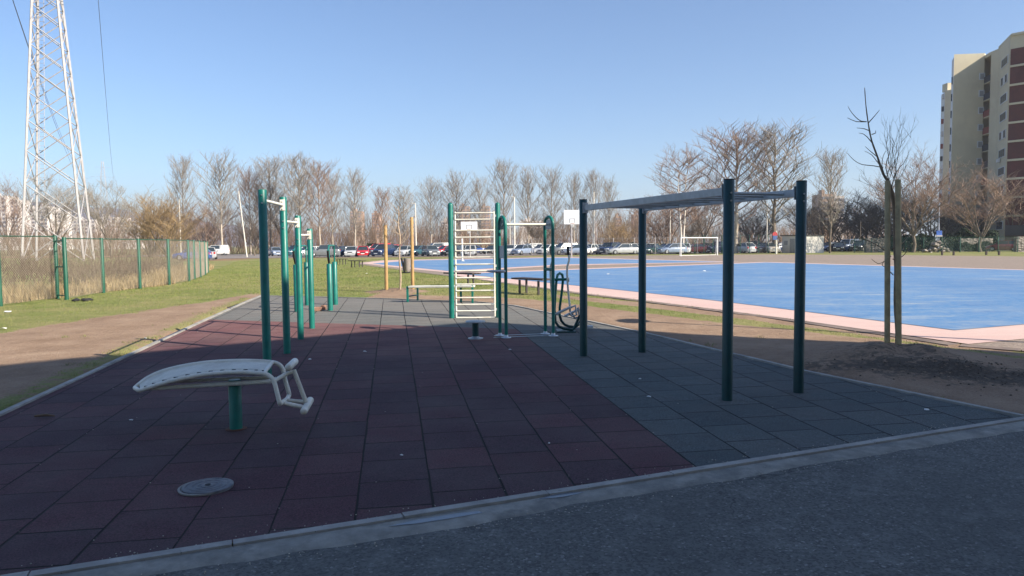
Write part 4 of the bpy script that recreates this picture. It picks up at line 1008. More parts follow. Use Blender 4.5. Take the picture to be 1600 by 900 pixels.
# ------------------------------------------------------------------ pylon and wires
DP = 90.; pc = on(92, DP); yaw = R(20); Hp = 46.
t = thing('lattice_pylon', 'tall pale steel lattice power pylon with a ladder inside, behind the fence', 'pylon', tuple(pc))
def hwid(z): return 3.2*(1-z/53.)
def PC(i, z):
    w = hwid(z); a = [(-1, -1), (1, -1), (1, 1), (-1, 1)][i]; x, y = a[0]*w, a[1]*w
    return pc+Vector((x*math.cos(yaw)-y*math.sin(yaw), x*math.sin(yaw)+y*math.cos(yaw), z))
def bar(b, p, q, w):
    b.tube([p, q], w*.7, 4, smooth=False)
for i in range(4): b = MB(); bar(b, PC(i, 0), PC(i, Hp), .23); b.build('leg', galv, t)
zs = [0]; 
while zs[-1] < Hp-2: zs.append(zs[-1]+hwid(zs[-1])*1.5)
zs[-1] = Hp
for i in range(4):
    b = MB(); j = (i+1) % 4
    for k in range(len(zs)-1):
        bar(b, PC(i, zs[k]), PC(j, zs[k+1]), .085); bar(b, PC(j, zs[k]), PC(i, zs[k+1]), .085)
    b.build('bracing', galv, t)
b = MB(); ctr = lambda z, s: (PC(0, z)*.5+PC(3, z)*.5)+Vector((math.cos(yaw), math.sin(yaw), 0))*(1.4*(1-z/60)+s)
for s in (-.26, .26): bar(b, ctr(8.5, s), ctr(Hp, s), .05)
z = 8.5
while z < Hp: bar(b, ctr(z, -.26), ctr(z, .26), .035); z += .55
for z in (10, 16, 22, 28): bar(b, PC(0, z), PC(3, z), .04)
b.build('ladder', galv, t)
lined = Vector((-.535, 1, 0)).normalized(); perp = Vector((lined.y, -lined.x, 0))
arms = []
b = MB()
for z, w in ((33, 4.), (38, 5.2), (43, 3.6)):
    for s in (-1, 1):
        tip = pc+perp*s*w+Vector((0, 0, z)); 
        for k in range(4): bar(b, PC(k, z-.6), tip, .07)
        for k in range(4): bar(b, PC(k, z+1.2), tip, .06)
        arms.append((tip, z, s))
b.build('crossarm', galv, t)
wires = [(arms[3][0], 'power line cable from the right arm, steepest one right of the pylon'), (arms[2][0], 'power line cable running down close behind the pylon bracing'), (arms[0][0], 'lower power line cable left of the pylon')]
for tip, lab in wires:
    b = MB(); pts = []
    far = tip+lined*330
    for i in range(41):
        f = i/40; p = tip.lerp(far, f); p.z -= 4*10*f*(1-f); pts.append(p)
    back = tip-lined*300; pb = []
    for i in range(25):
        f = i/24*.75; p = tip.lerp(back, f); p.z -= 4*8*f*(1-f); pb.append(p)
    b.tube(pb[::-1]+pts[1:], .034, 4, cap=False); tag(b.build('power_cable', wirecol), lab, 'cable', 'power line cables')
# next pylon far off
c2 = pc+lined*330; c2.z = T(160)
t2 = thing('distant_pylon', 'small far-off lattice pylon behind the trees right of the big pylon', 'pylon', tuple(c2)); b = MB()
for i in range(4): bar(b, c2+(PC(i, 0)-pc), c2+(PC(i, Hp)-pc), .1)
for k in range(0, len(zs)-1, 1):
    for i in range(4): bar(b, c2+(PC(i, zs[k])-pc), c2+(PC((i+1) % 4, zs[k+1])-pc), .05)
for tip, z, s in arms: bar(b, c2+(PC(0, z)-pc), c2+(tip-pc), .06)
b.build('lattice', galv, t2)

# ------------------------------------------------------------------ poles, sign, hoops, goal
def pole(px, py, top, r, label, name='street_lamp', cat='street lamp', lean=0, mat=polem, arm=0, Y=None, group='poles and lamps around the car park'):
    p = G(px, py) if Y is None else on(px, Y); h = at(px, top, p.y).z-p.z; t = thing(name, label, cat, tuple(p), group)
    tp = p+Vector((lean, 0, h)); MB().tube([p, tp], [r*1.2, r*.7], 8).build('pole', mat, t)
    if arm:
        MB().tube([tp, tp+Vector((arm, 0, .06))], r*.6, 6).build('arm', mat, t); MB().box(tp+Vector((arm*1.15, 0, .06)), (.55, .2, .12), bev=.03).build('lamp_head', greyp, t)
    return t
pole(283, 401, 312, .09, 'pale lamp post with short arm behind the fence, beside the willow shrubs', arm=.55)
pole(386, 402, 298, .085, 'leaning cream post with small top fitting near the forked dark tree', 'leaning_post', 'post', lean=-.95, arm=.0)
pole(650, 0, 318, .12, 'tall pale lamp mast behind the right wooden stake', Y=128, arm=-.7)
pole(804, 0, 308, .13, 'tall pale lamp mast between the hoop posts', Y=118, arm=-.5)
pole(797, 0, 335, .08, 'thin pale mast just left of the tall lamp between the hoop posts', 'mast', 'mast', Y=130)
pole(928, 0, 300, .12, 'tall pale lamp mast right of the far left monkey bars post', Y=124)
pole(931, 0, 345, .08, 'thin reddish mast beside the lamp right of the basketball board', 'mast', 'mast', Y=130, mat=simple('pinkish_pole', (.5, .38, .33), .7))
pole(1047, 0, 330, .10, 'thin pale lamp mast left of the birch tree', Y=130)
pole(1198, 0, 318, .10, 'pale mast behind the very tall bare tree left of the kiosk', 'mast', 'mast', Y=125)
pole(1344, 0, 345, .07, 'dark thin mast right of the kiosk over dark cars', 'mast', 'mast', Y=118, mat=bk_grey)
p = on(1213, 96); t = pole(1213, 0, 360, .10, 'white sign post with a round red sign above a blue plate', 'traffic_sign', 'sign', Y=96, mat=white)
b = MB(); c = at(1211, 366, 95.8); b.tube([c, c+Vector((0, .05, 0))], .32, 18); b.build('round_plate', simple('sign_red', (.5, .06, .06), .5), t)
b = MB(); b.box(at(1211, 371.5, 95.8), (.55, .05, .55)); b.build('blue_plate', simple('sign_blue', (.08, .14, .32), .5), t)
p = on(1466, 97); t = pole(1466, 0, 318, .09, 'pale pole with a blue sign plate above the stone heap by the tower block', 'blue_sign_pole', 'sign', Y=97, mat=simple('bluish_pole', (.42, .44, .52), .6))
b = MB(); b.box(at(1467.5, 364, 96.8), (.75, .06, .62), bev=.02); b.build('plate', simple('sign_bright_blue', (.04, .12, .45), .5), t)
MB().box(at(1467.5, 368.6, 96.8), (.8, .1, .2)).build('lower_plate', galv, t)
def hoop(px, top, bot, w, Y, label, side=0):
    p = on(px, Y); t = thing('basketball_hoop', label, 'basketball hoop', tuple(p), 'basketball hoops'); c0 = at(px-w/2, bot, Y); c1 = at(px+w/2, top, Y)
    MB().box(((c0.x+c1.x)/2, Y, (c0.z+c1.z)/2), (c1.x-c0.x, .05, c1.z-c0.z), bev=.01).build('backboard', simple('board_white', (.8, .8, .78), .5, .06, 3), t)
    cx_ = (c0.x+c1.x)/2; fr = MB(); gm = simple('board_marking', (.12, .12, .13), .6)
    for (x, z, a, h) in ((-.29, .38, .05, .45), (.29, .38, .05, .45), (0, .6, .63, .05)): fr.box((cx_+x, Y-.03, c0.z+z), (a, .01, h))
    fr.build('target_marking', gm, t)
    rm = MB(); rm.tube(arc((cx_, Y-.32, c0.z+.08), .23, 0, 2*math.pi, 16, (1, 0, 0), (0, 1, 0)), .02, 6); rm.build('rim', simple('rim_orange', (.45, .12, .05), .5), t)
    nt = MB()
    for k in range(10):
        a = k*.628; nt.tube([(cx_+.22*math.cos(a), Y-.32+.22*math.sin(a), c0.z+.07), (cx_+.13*math.cos(a+.5), Y-.32+.13*math.sin(a+.5), c0.z-.35)], .012, 3); nt.tube([(cx_+.22*math.cos(a), Y-.32+.22*math.sin(a), c0.z+.07), (cx_+.13*math.cos(a-.5), Y-.32+.13*math.sin(a-.5), c0.z-.35)], .012, 3)
    nt.build('net', paper, t)
    MB().tube([(cx_+side, Y+1.2, T(Y)), (cx_+side, Y+1.2, c0.z+.2)], .09, 10).build('pole', galv, t)
    ar = MB()
    for s in (-.35, .35): ar.tube([(cx_+side, Y+1.2, c0.z-.35), (cx_+s, Y+.03, c0.z+.2)], .035, 6); ar.tube([(cx_+side, Y+1.2, c0.z+.2), (cx_+s, Y+.03, c0.z+.75)], .035, 6)
    ar.build('support_arm', galv, t)
hoop(733, 346.3, 360, 25.5, 84, 'white basketball backboard seen through the climbing ladder')
hoop(894, 328, 350.5, 26, 82, 'larger white basketball backboard left of the far monkey bars post')
p0, p1 = G(1064, 400.3), G(1121, 399); h = at(1064, 371, p0.y).z-p0.z
t = thing('football_goal', 'white football goal frame standing beyond the blue court', 'goal', tuple((p0+p1)/2))
gw = simple('goal_white', (.8, .79, .76), .5, .05, 3)
for p in (p0, p1): MB().box(p+Vector((0, 0, h/2)), (.11, .11, h), bev=.01).build('post', gw, t)
MB().tube([p0+Vector((0, 0, h-.04)), p1+Vector((0, 0, h-.04))], .06, 6).build('crossbar', gw, t)
b = MB()
for p in (p0, p1): b.tube([p+Vector((0, 0, h)), p+Vector((.1, .9, h*.75)), p+Vector((.1, 1.1, .05))], .03, 6)
b.tube([p0+Vector((.1, 1.1, .05)), p1+Vector((.1, 1.1, .05))], .03, 6); b.build('rear_frame', gw, t)
p = G(722.5, 408); t = thing('volleyball_post', 'single white post on the blue court seen through the climbing ladder', 'post', tuple(p)); MB().post(p, at(722, 373, p.y).z-p.z, .075, 10).build('post_tube', gw, t)
MB().lathe(p, [(.2, 0), (.2, .05), (.08, .08)], 12).build('base', greyp, t)
# car park net fence and low rails
p0, p1 = on(796, 104), on(1075, 103)
for (a, b_, lab, h) in ((on(800, 108), on(1090, 104), 'thin tall net fence with a pale top rail in front of the parked cars', 2.35), (on(1335, 101), on(1590, 93), 'dark green mesh fence before the stone walls at the right', 2.0), (on(1072, 104), on(1200, 101), 'thin green net fence beside the football goal', 2.6)):
    n = 9; pts = [tuple((a.lerp(b_, i/n))[:2]) for i in range(n+1)]
    fence_thing('net_fence', pts, h, lab, fgreen if 'dark' in lab else galv, .045, cell=.35 if 'dark' not in lab else .16, wr=.004 if 'dark' not in lab else .010, post_mat=fgreen if 'pale' not in lab else galv)
p0, p1 = G(1462, 397), G(1600, 400)
for i, px in enumerate((1472, 1490, 1541, 1561)):
    p = G(px, 398.5); names = ['first', 'second', 'third', 'fourth']
    tag(MB().box(p+Vector((0, 0, .2)), (.16, .16, .45), bev=.02).build('bollard', brownw), f'short dark wooden bollard on the right verge, {names[i]} from the left of four', 'bollard', 'dark bollards on the verge')
p = G(740, 396)
t = thing('hitching_rail', 'low dark rail at the car park edge seen through the climbing ladder', 'rail', tuple(G(757, 399)))
a, b_ = G(742, 399), G(795, 398); MB().tube([a+Vector((0, 0, .75)), b_+Vector((0, 0, .75))], .04, 6).build('rail_tube', greyp, t)
for f in (0, .33, .66, 1): q = a.lerp(b_, f); MB().tube([q, q+Vector((0, 0, .75))], .04, 6).build('post', greyp, t)

# ------------------------------------------------------------------ kiosk, stone walls
a = G(1222, 394); b_ = G(1247, 395.3); c_ = G(1287, 393.5); 
Yk = b_.y; a = on(1222, Yk+2.5); b_ = on(1247, Yk); c_ = on(1287, Yk+1.0); d_ = a+(c_-b_)
hk = at(1247, 368.5, Yk).z-b_.z
t = thing('kiosk', 'white flat-roofed kiosk with grey shaded side and dark overhanging roof', 'kiosk', tuple(b_))
kw = simple('kiosk_white', (.66, .62, .55), .7, .12, .6, c2=(.56, .51, .44))
MB().prism([tuple(v[:2]) for v in (a, b_, c_, d_)], b_.z-.2, b_.z+hk).build('walls', kw, t)
ctr_ = (a+c_)/2
rp_ = [tuple((v+(v-ctr_).normalized()*.25)[:2]) for v in (a, b_, c_, d_)]
MB().prism(rp_, b_.z+hk+.002, b_.z+hk+.14).build('roof', simple('kiosk_roof', (.06, .055, .05), .8), t)
dn = (a-b_).normalized(); nn = Vector((dn.y, -dn.x, 0)); nn = nn if nn.y < 0 else -nn
M = Matrix((dn, nn, Vector((0, 0, 1)))).transposed()
MB().box(b_.lerp(a, .35)+nn*.03+Vector((0, 0, 1.0)), (.85, .05, 2.0), M=M).build('door', simple('kiosk_door', (.30, .30, .29), .7), t)
MB().box(b_.lerp(a, .75)+nn*.03+Vector((0, 0, 1.45)), (.6, .05, .6), M=M).build('shutter', simple('kiosk_shutter', (.34, .33, .31), .7), t)
def stone_mat():
    m, N, L, B = newmat('rubble_stone'); v = N.new('ShaderNodeTexVoronoi'); v.inputs['Scale'].default_value = 2.6
    mp = N.new('ShaderNodeMapping'); g = N.new('ShaderNodeNewGeometry'); L.new(g.outputs['Position'], mp.inputs[0]); mp.inputs['Scale'].default_value = (1, 1, 2.4); L.new(mp.outputs[0], v.inputs['Vector'])
    s = N.new('ShaderNodeSeparateColor'); L.new(v.outputs['Color'], s.inputs[0])
    L.new(mixc(N, L, s.outputs[1], ramp(N, L, s.outputs[0], [(0, (.13, .11, .095)), (.5, (.30, .26, .22)), (1, (.48, .42, .36))]), (.25, .22, .19)), B.inputs['Base Color'])
    B.inputs['Roughness'].default_value = .9; bump(N, L, B, v.outputs['Distance'], 1, .15); return m
stm = stone_mat()
def swall(px0, px1, py, Y, label, t_=.6, ragged=0):
    p0, p1 = on(px0, Y), on(px1, Y); h = at(px0, py, Y).z-p0.z; b = MB(); n = 10; d = (p1-p0)
    for i in range(n):
        q = p0+d*(i+.5)/n; hh = h*(1-(abs(i-n/2+.5)/(n/2))*ragged); b.box(q+Vector((0, 0, hh/2-.1)), (d.length/n*1.0, t_+.05*(i % 2), hh+.2+.05*((i*7) % 3)))
    tag(b.build('stone_wall', stm), label, 'wall')
swall(1352, 1380, 373, 103, 'grey rubble stone wall behind the staked young tree')
swall(1500, 1549, 373, 106, 'long low stone wall behind the wide golden tree')
swall(1586, 1612, 370, 95, 'bright rubble stone wall at the right picture edge')
b = MB(); p = on(1462, 97)
for i in range(60):
    f = rnd.random(); x = rnd.gauss(0, .9); zmax = max(.2, 1.9-abs(x-.25)*1.25); z = rnd.uniform(0, zmax); s = rnd.uniform(.2, .36); b.lathe((p.x+x, p.y+rnd.uniform(-.5, .5), p.z+z-.1), [(s*.5, 0), (s, s*.4), (s*.7, s*.9), (.02, s)], 6, False)
tag(b.build('stone_heap', stm), 'pyramid-shaped heap of grey stones below the blue sign', 'stone heap')

# dark evergreen hedges right
def leafmat(name, st, sc_=2): return gmat(name, st, sc_)
hedge_m = leafmat('hedge_leaves', [(.3, (.010, .018, .010)), (.5, (.025, .04, .018)), (.7, (.05, .07, .03))])
def hedge(px0, px1, Y, h, label, n=2500, depth=2.5):
    rg = np.random.default_rng(int(px0)); p0, p1 = on(px0, Y), on(px1, Y); V = []; F = []
    for i in range(n):
        f = rg.random(); p = p0.lerp(p1, f); hh = h*(.75+.35*mnoise.noise(Vector((p.x*.5, px0, 0)))); z = hh*rg.random()**.7
        x = p.x+rg.normal(0, .1); y = p.y+rg.uniform(-1, 1)*depth*.5*math.sqrt(max(.05, 1-(z/hh)**2)); s = rg.uniform(.08, .17)
        u = rg.normal(0, 1, 3); u /= np.linalg.norm(u); w = np.cross(u, rg.normal(0, 1, 3)); w /= np.linalg.norm(w); c = np.array((x, y, p.z+z)); k = len(V)
        V += [tuple(c-u*s-w*s*.6), tuple(c+u*s-w*s*.6), tuple(c+u*s+w*s*.6), tuple(c-u*s+w*s*.6)]; F.append((k, k+1, k+2, k+3))
    me = bpy.data.meshes.new('hedge'); me.from_pydata(V, [], F); me.materials.append(hedge_m); o = bpy.data.objects.new('hedge', me); COL.objects.link(o); tag(o, label, 'hedge')
hedge(1385, 1455, 104, 3.2, 'dark green hedge between the staked tree and the stone heap')
hedge(1480, 1556, 108, 3.8, 'tall dark green hedge at the foot of the tower block')
hedge(1505, 1545, 103, 1.6, 'low green shrubbery in front of the long stone wall', 1500)
hedge(977, 990, 135, 2.2, 'small dark green bush above the cars behind the second monkey bars post', 500)
hedge(574, 586, 135, 2.6, 'small green conifer-like bush behind the red van', 500)

# ------------------------------------------------------------------ tower block on the right
cream = simple('cream_render', (.60, .53, .38), .85, .10, .25, c2=(.54, .47, .34))
brickr = simple('dark_red_cladding', (.125, .042, .034), .85, .25, 1.2, c2=(.095, .034, .028))
palew = simple('pale_panel', (.62, .62, .62), .7, .1, .5)
glass = simple('window_glass', (.035, .045, .055), .12, .3, .8, spec=.8)
shut = simple('blind_white', (.55, .54, .52), .7, .1, .8)
farg0 = simple('grey_curtained_pane', (.30, .30, .30), .4, .2, .8)
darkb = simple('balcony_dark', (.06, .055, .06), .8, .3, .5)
redb = simple('balcony_red', (.25, .07, .05), .8, .2, .5)
tb = on(1560, 112)
t = thing('tower_block', 'eleven-storey cream and dark red tower block at the right picture edge', 'apartment block', tuple(tb))
FH = 2.82; ZB = tb.z-.3
def seg(pa, pb, top, mat, name='wall', thick=6.):
    """one vertical slab of the facade between plan points pa and pb"""
    a, b_ = Vector(pa), Vector(pb); d = (b_-a).normalized(); n_ = Vector((-d.y, d.x)); n_ = n_ if n_.dot(Vector((100, 150))-a) > 0 else -n_
    xd = Vector((.66, .75)); P = [tuple(a), tuple(b_), tuple(b_+xd*thick), tuple(a+xd*thick)]
    MB().prism(P, ZB, top).build(name, mat, t); return a, b_, d, n_
def pt(px, Y): p = on(px, Y); return (p.x, p.y)
def topz(px, py, Y): return at(px, py, Y).z
q0, q1, q2, q3, q4, q5 = pt(1482.5, 124.6), pt(1529.5, 124), pt(1539.5, 121.5), pt(1551.5, 119.5), pt(1568, 112.5), pt(1640, 108)
ztop = topz(1510, 88, 126)
seg(q0, q1, ztop, cream, 'wall', 12); 
# pale end panel
a = Vector(pt(1479.3, 127.5)); seg(a, Vector(pt(1482.5, 124.63)), ztop-.4, palew, 'end_panel', .5)
# balcony column, recessed
A_ = Vector(q1); B_ = Vector(q2); d = (B_-A_).normalized(); n_ = Vector((-d.y, d.x)); n_ = n_ if n_.y > 0 else -n_
n_ = -n_ if n_.x < 0 else n_
zt2 = topz(1541, 83, 122.5)
MB().prism([tuple(A_), tuple(B_), tuple(B_+Vector((6.6, 7.5))), tuple(A_+Vector((6.6, 7.5)))], zt2-.5, zt2).build('roof_slab', cream, t)
seg(A_+n_*1.4+d*.01, B_+n_*1.4-d*.01, zt2-.6, cream, 'balcony_back', 8)
zc3 = topz(1552, 77, 120)
seg(q2, q3, zc3, cream, 'wall', 10)
zc4 = topz(1566, 64, 115)
wa, wb, wd, wn_ = seg(q3, q4, zc4, cream, 'wall', 14)
zc5 = zc4+.25
MB().prism([tuple(Vector(q4)-Vector((.05, .3))), tuple(Vector(q5)-Vector((0, .4))), tuple(Vector(q5)+Vector((2, 14))), tuple(Vector(q3)+Vector((0, .2)))], zc4+.01, zc4+.35).build('cornice', cream, t)
seg(Vector(q4)+Vector((.02, .0)), q5, zc4, cream, 'wall', 14)
seg(Vector(q4)+Vector((.05, -.12)), Vector(q5)+Vector((0, -.12)), topz(1590, 73, 111), brickr, 'brick_cladding', .12)
M4 = Matrix((Vector((*(Vector(q5)-Vector(q4)).normalized(), 0)), Vector((*(Vector((-(Vector(q5)-Vector(q4)).y, (Vector(q5)-Vector(q4)).x))).normalized(), 0)), Vector((0, 0, 1)))).transposed()
c5 = (Vector(q4)+Vector(q5))/2; L5 = (Vector(q5)-Vector(q4)).length
base5 = topz(1590, 100.5, 111)
for k in range(11):
    z = base5-k*FH
    if z < ZB+1: break
    MB().box((c5.x, c5.y-.18, z), (L5+.1, .14, .30), M=M4).build('floor_band', cream, t)
# balconies
Mb = Matrix((Vector((*d, 0)), Vector((*n_, 0)), Vector((0, 0, 1)))).transposed(); cb_ = (A_+B_)/2; Lb = (B_-A_).length
bz = topz(1541, 118, 122.5)
for k in range(11):
    z = bz-k*FH
    if z < ZB+1: break
    MB().box((cb_.x+n_.x*.05, cb_.y+n_.y*.05, z-.5), (Lb-.1, .10, 1.05), M=Mb).build('balcony_panel', (darkb, darkb, redb, redb, darkb, darkb, redb, darkb, redb, darkb, redb)[k], t)
    MB().box((cb_.x+n_.x*.7, cb_.y+n_.y*.7, z-1.1), (Lb-.06, 1.35, .15), M=Mb).build('balcony_floor', cream, t)
    MB().box((cb_.x+n_.x*1.36-d.x*.15, cb_.y+n_.y*1.36-d.y*.15, z+.45), (Lb*.6, .08, 1.5), M=Mb).build('balcony_door', glass if k % 3 else shut, t)
# window column
Mw = Matrix((Vector((*wd, 0)), Vector((*wn_, 0)), Vector((0, 0, 1)))).transposed()
zw = topz(1566, 96, 115)
for k in range(11):
    z = zw-k*FH
    if z < ZB+1.2: break
    c = wa.lerp(wb, .60); Lw = (wb-wa).length
    w_ = MB().box((c.x-wn_.x*.03, c.y-wn_.y*.03, z), (Lw*.62, .10, 1.35), M=Mw).build('window', shut if k in (0, 1, 4, 5) else palew, t)
    for s in (-.25, .0, .25):
        if k in (1, 4) and s == 0: continue
        MB().box((c.x-wn_.x*.09+wd.x*s*Lw*.8*.9, c.y-wn_.y*.09+wd.y*s*Lw*.8*.9, z+.02), (Lw*.15, .04, 1.1), M=Mw).build('pane', glass, w_)
    if k in (5, 7): MB().box((c.x-wn_.x*.3-wd.x*Lw*.15, c.y-wn_.y*.3-wd.y*Lw*.15, z-1.0), (.8, .35, .55), M=Mw).build('air_conditioner', palew, t)
# small side windows next to the balcony column on the blank wall
A0 = Vector(q0); A1 = Vector(q1); dd = (A1-A0).normalized(); nn2 = Vector((-dd.y, dd.x)); nn2 = nn2 if nn2.y > 0 else -nn2; M0 = Matrix((Vector((*dd, 0)), Vector((*nn2, 0)), Vector((0, 0, 1)))).transposed()
for k in range(11):
    z = bz+.2-k*FH
    if z < ZB+1: break
    c = A0.lerp(A1, .93); w_ = MB().box((c.x-nn2.x*.03, c.y-nn2.y*.03, z), (.9, .08, 1.15), M=M0).build('window', palew, t); MB().box((c.x-nn2.x*.08, c.y-nn2.y*.08, z), (.62, .04, .9), M=M0).build('pane', farg0, w_)
# end panel small windows
for k in range(11):
    z = bz-.1-k*FH
    if z < ZB+1: break
    c = Vector(pt(1480.8, 126)); MB().box((c.x-.1, c.y-.15, z), (.25, .12, 1.2)).build('stair_window', glass, t)
# lower left wing
t = thing('tower_wing', 'narrow far block with stacked balconies left of the tower block', 'apartment block', pt(1478, 165)+(T(160),))
seg(pt(1470, 168), pt(1485, 166), topz(1480, 139, 166), cream, 'wall', 10); seg(pt(1464.5, 172), pt(1469.9, 168.02), topz(1474, 146, 170), palew, 'wall', 8)
MB().box((on(1475, 170).x, 170, topz(1481, 137, 170)), (1.6, 2, 1.8)).build('roof_box', cream, t)
for k in range(16):
    z = topz(1474, 152, 170)-k*FH
    if z < 0: break
    c = Vector(pt(1467.5, 169.5)); MB().box((c.x-.1, c.y-.5, z), (.9, .8, 1.05), rz=-.6).build('balcony_panel', (redb, darkb)[k % 2] if k % 3 else shut, t)
# ground-floor window and dark doorway of the tower
MB().box((*(Vector(pt(1556, 118.2))), topz(1557, 366, 118)), (1.9, .2, 1.3)).build('ground_window', glass, bpy.data.objects['tower_block'])
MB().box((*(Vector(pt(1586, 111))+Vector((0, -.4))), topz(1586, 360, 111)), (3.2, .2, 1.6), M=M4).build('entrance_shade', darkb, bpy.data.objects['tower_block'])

# ------------------------------------------------------------------ distant city blocks
farw = simple('far_white_render', (.72, .66, .62), .85, .08, .02)
faro = simple('far_ochre_render', (.50, .33, .24), .85, .12, .02)
farg = simple('far_window_glass', (.20, .20, .24), .4, .2, .1)
wmesh = MB().box((0, 0, 0), (1.9, .3, 1.4)).build('window', farg); wdata = wmesh.data; bpy.data.objects.remove(wmesh)
def block(px0, px1, py, Y, mat, label, nx, nz, roofbox=True):
    p0, p1 = on(px0, Y), on(px1, Y); zt = at((px0+px1)/2, py, Y).z; zb = T(200)-2; w = p1.x-p0.x; t = thing('apartment_block', label, 'apartment block', (p0.x, Y, zb), 'distant apartment blocks')
    MB().box(((p0.x+p1.x)/2, Y+7, (zt+zb)/2), (w, 14, zt-zb)).build('wall', mat, t)
    if roofbox: MB().box((p0.x+w*.35, Y+6, zt+1.3), (w*.25, 5, 2.6)).build('roof_box', mat, t)
    vis0 = at(px0, 372, Y).z
    for i in range(nx):
        for j in range(nz):
            z = zt-2.2-j*3.0
            if z < vis0: break
            o = bpy.data.objects.new('window', wdata); COL.objects.link(o); o.parent = t; o.location = (w*(i+.5)/nx, -.05, z-zb)
for a_ in ((-22, 12, 306, 560, farw, 'pale high block at the left picture edge, tallest of the far white ones', 5, 10), (14, 31, 312, 565, farw, 'pale stepped block right beside the tallest one at the left edge', 3, 9), (40, 57, 326, 600, farw, 'pale block between the pylon legs, left one', 3, 7),
           (60, 76, 322, 600, farw, 'pale block behind the pylon ladder', 3, 7), (80, 98, 330, 610, farw, 'pale lower block inside the pylon, right one', 3, 6), (99, 150, 343, 640, farw, 'long low white block right of the pylon', 9, 4), (152, 182, 339, 650, farw, 'white block with stepped roof behind the bare tree right of the pylon', 5, 4), (184, 216, 345, 650, farw, 'long white block left of the willow shrubs', 6, 4),
           (548, 566, 330, 700, faro, 'ochre far block seen through the trees near the pale plane tree', 3, 8), (582, 594, 333, 720, faro, 'ochre far tower left of the wooden stakes', 2, 8), (690, 706, 345, 750, farw, 'pale far block left of the climbing ladder', 3, 5), (718, 734, 322, 720, faro, 'ochre far tower behind the upper left of the climbing ladder', 3, 9),
           (752, 766, 322, 720, faro, 'ochre far tower behind the upper right of the climbing ladder', 3, 9), (812, 850, 345, 760, farw, 'pale far block between the hoop posts', 7, 4), (962, 971, 338, 640, faro, 'small ochre far block right of the far left monkey bars post', 2, 5), (990, 1003, 335, 640, faro, 'ochre far block behind the second monkey bars post', 2, 6),
           (1283, 1300, 303, 420, faro, 'ochre far block above the white kiosk, left one', 3, 6), (1302, 1318, 306, 430, farw, 'pale block above the kiosk with reddish top', 3, 6)):
    block(*a_)

# ------------------------------------------------------------------ cars
tyre = simple('tyre', (.018, .018, .018), .8, .2, 20, objspace=True); rimm = simple('wheel_rim', (.45, .45, .46), .3, .1, 20, metal=.8, objspace=True)
cglass = simple('car_glass', (.03, .04, .045), .06, .1, 3, spec=.9, objspace=True)
lampw = simple('headlight', (.75, .76, .76), .15, .05, 10, objspace=True); lampr = simple('taillight', (.42, .02, .02), .2, .1, 10, objspace=True)
plate = simple('number_plate', (.72, .72, .70), .5, .05, 10, objspace=True); trim = simple('bumper_trim', (.03, .03, .032), .7, .2, 10, objspace=True)
def paint(n, c): return simple('paint_'+n, c, .25, .08, 2, coat=.7, objspace=True)
PAINT = dict(white=paint('white', (.72, .72, .70)), silver=paint('silver', (.42, .43, .44)), grey=paint('grey', (.16, .17, .175)), bluegrey=paint('bluegrey', (.22, .27, .36)), black=paint('black', (.015, .016, .02)), navy=paint('navy', (.015, .03, .08)),
             red=paint('red', (.50, .02, .03)), darkred=paint('darkred', (.20, .02, .02)), blue=paint('blue', (.04, .10, .32)), green=paint('green', (.02, .05, .045)), beige=paint('beige', (.50, .44, .36)), teal=paint('teal', (.03, .09, .12)), brown=paint('brown', (.18, .14, .12)))
SHAPES = {  # stations along the car: x, height of lower body, half width ; cabin: x, z
 'hatch': dict(L=4.0, W=1.72, body=[(0, .55, .70), (.08, .74, .78), (.9, .90, .84), (1.5, .97, .86), (3.5, .98, .86), (3.93, .95, .80), (4.0, .60, .74)], cab=[(1.05, .95), (1.75, 1.44), (3.35, 1.47), (3.86, .97)]),
 'sedan': dict(L=4.5, W=1.76, body=[(0, .55, .72), (.08, .72, .80), (1.0, .88, .86), (1.6, .95, .88), (3.6, .98, .88), (4.42, .96, .82), (4.5, .58, .76)], cab=[(1.2, .93), (2.0, 1.40), (3.0, 1.42), (3.85, .98)]),
 'wagon': dict(L=4.55, W=1.78, body=[(0, .55, .72), (.08, .74, .80), (1.0, .92, .87), (1.6, .99, .89), (4.1, 1.0, .88), (4.48, .98, .84), (4.55, .58, .78)], cab=[(1.15, .96), (1.9, 1.46), (4.05, 1.48), (4.45, 1.0)]),
 'suv': dict(L=4.4, W=1.84, body=[(0, .65, .78), (.08, .92, .86), (1.0, 1.06, .90), (1.5, 1.12, .92), (4.0, 1.13, .92), (4.33, 1.1, .88), (4.4, .65, .82)], cab=[(1.15, 1.08), (1.75, 1.66), (3.9, 1.68), (4.3, 1.13)]),
 'van': dict(L=4.7, W=1.88, body=[(0, .65, .80), (.08, .95, .88), (.8, 1.12, .92), (1.2, 1.2, .94), (4.5, 1.2, .94), (4.66, 1.18, .92), (4.7, .6, .86)], cab=[(.75, 1.12), (1.5, 1.86), (4.45, 1.92), (4.64, 1.2)])}
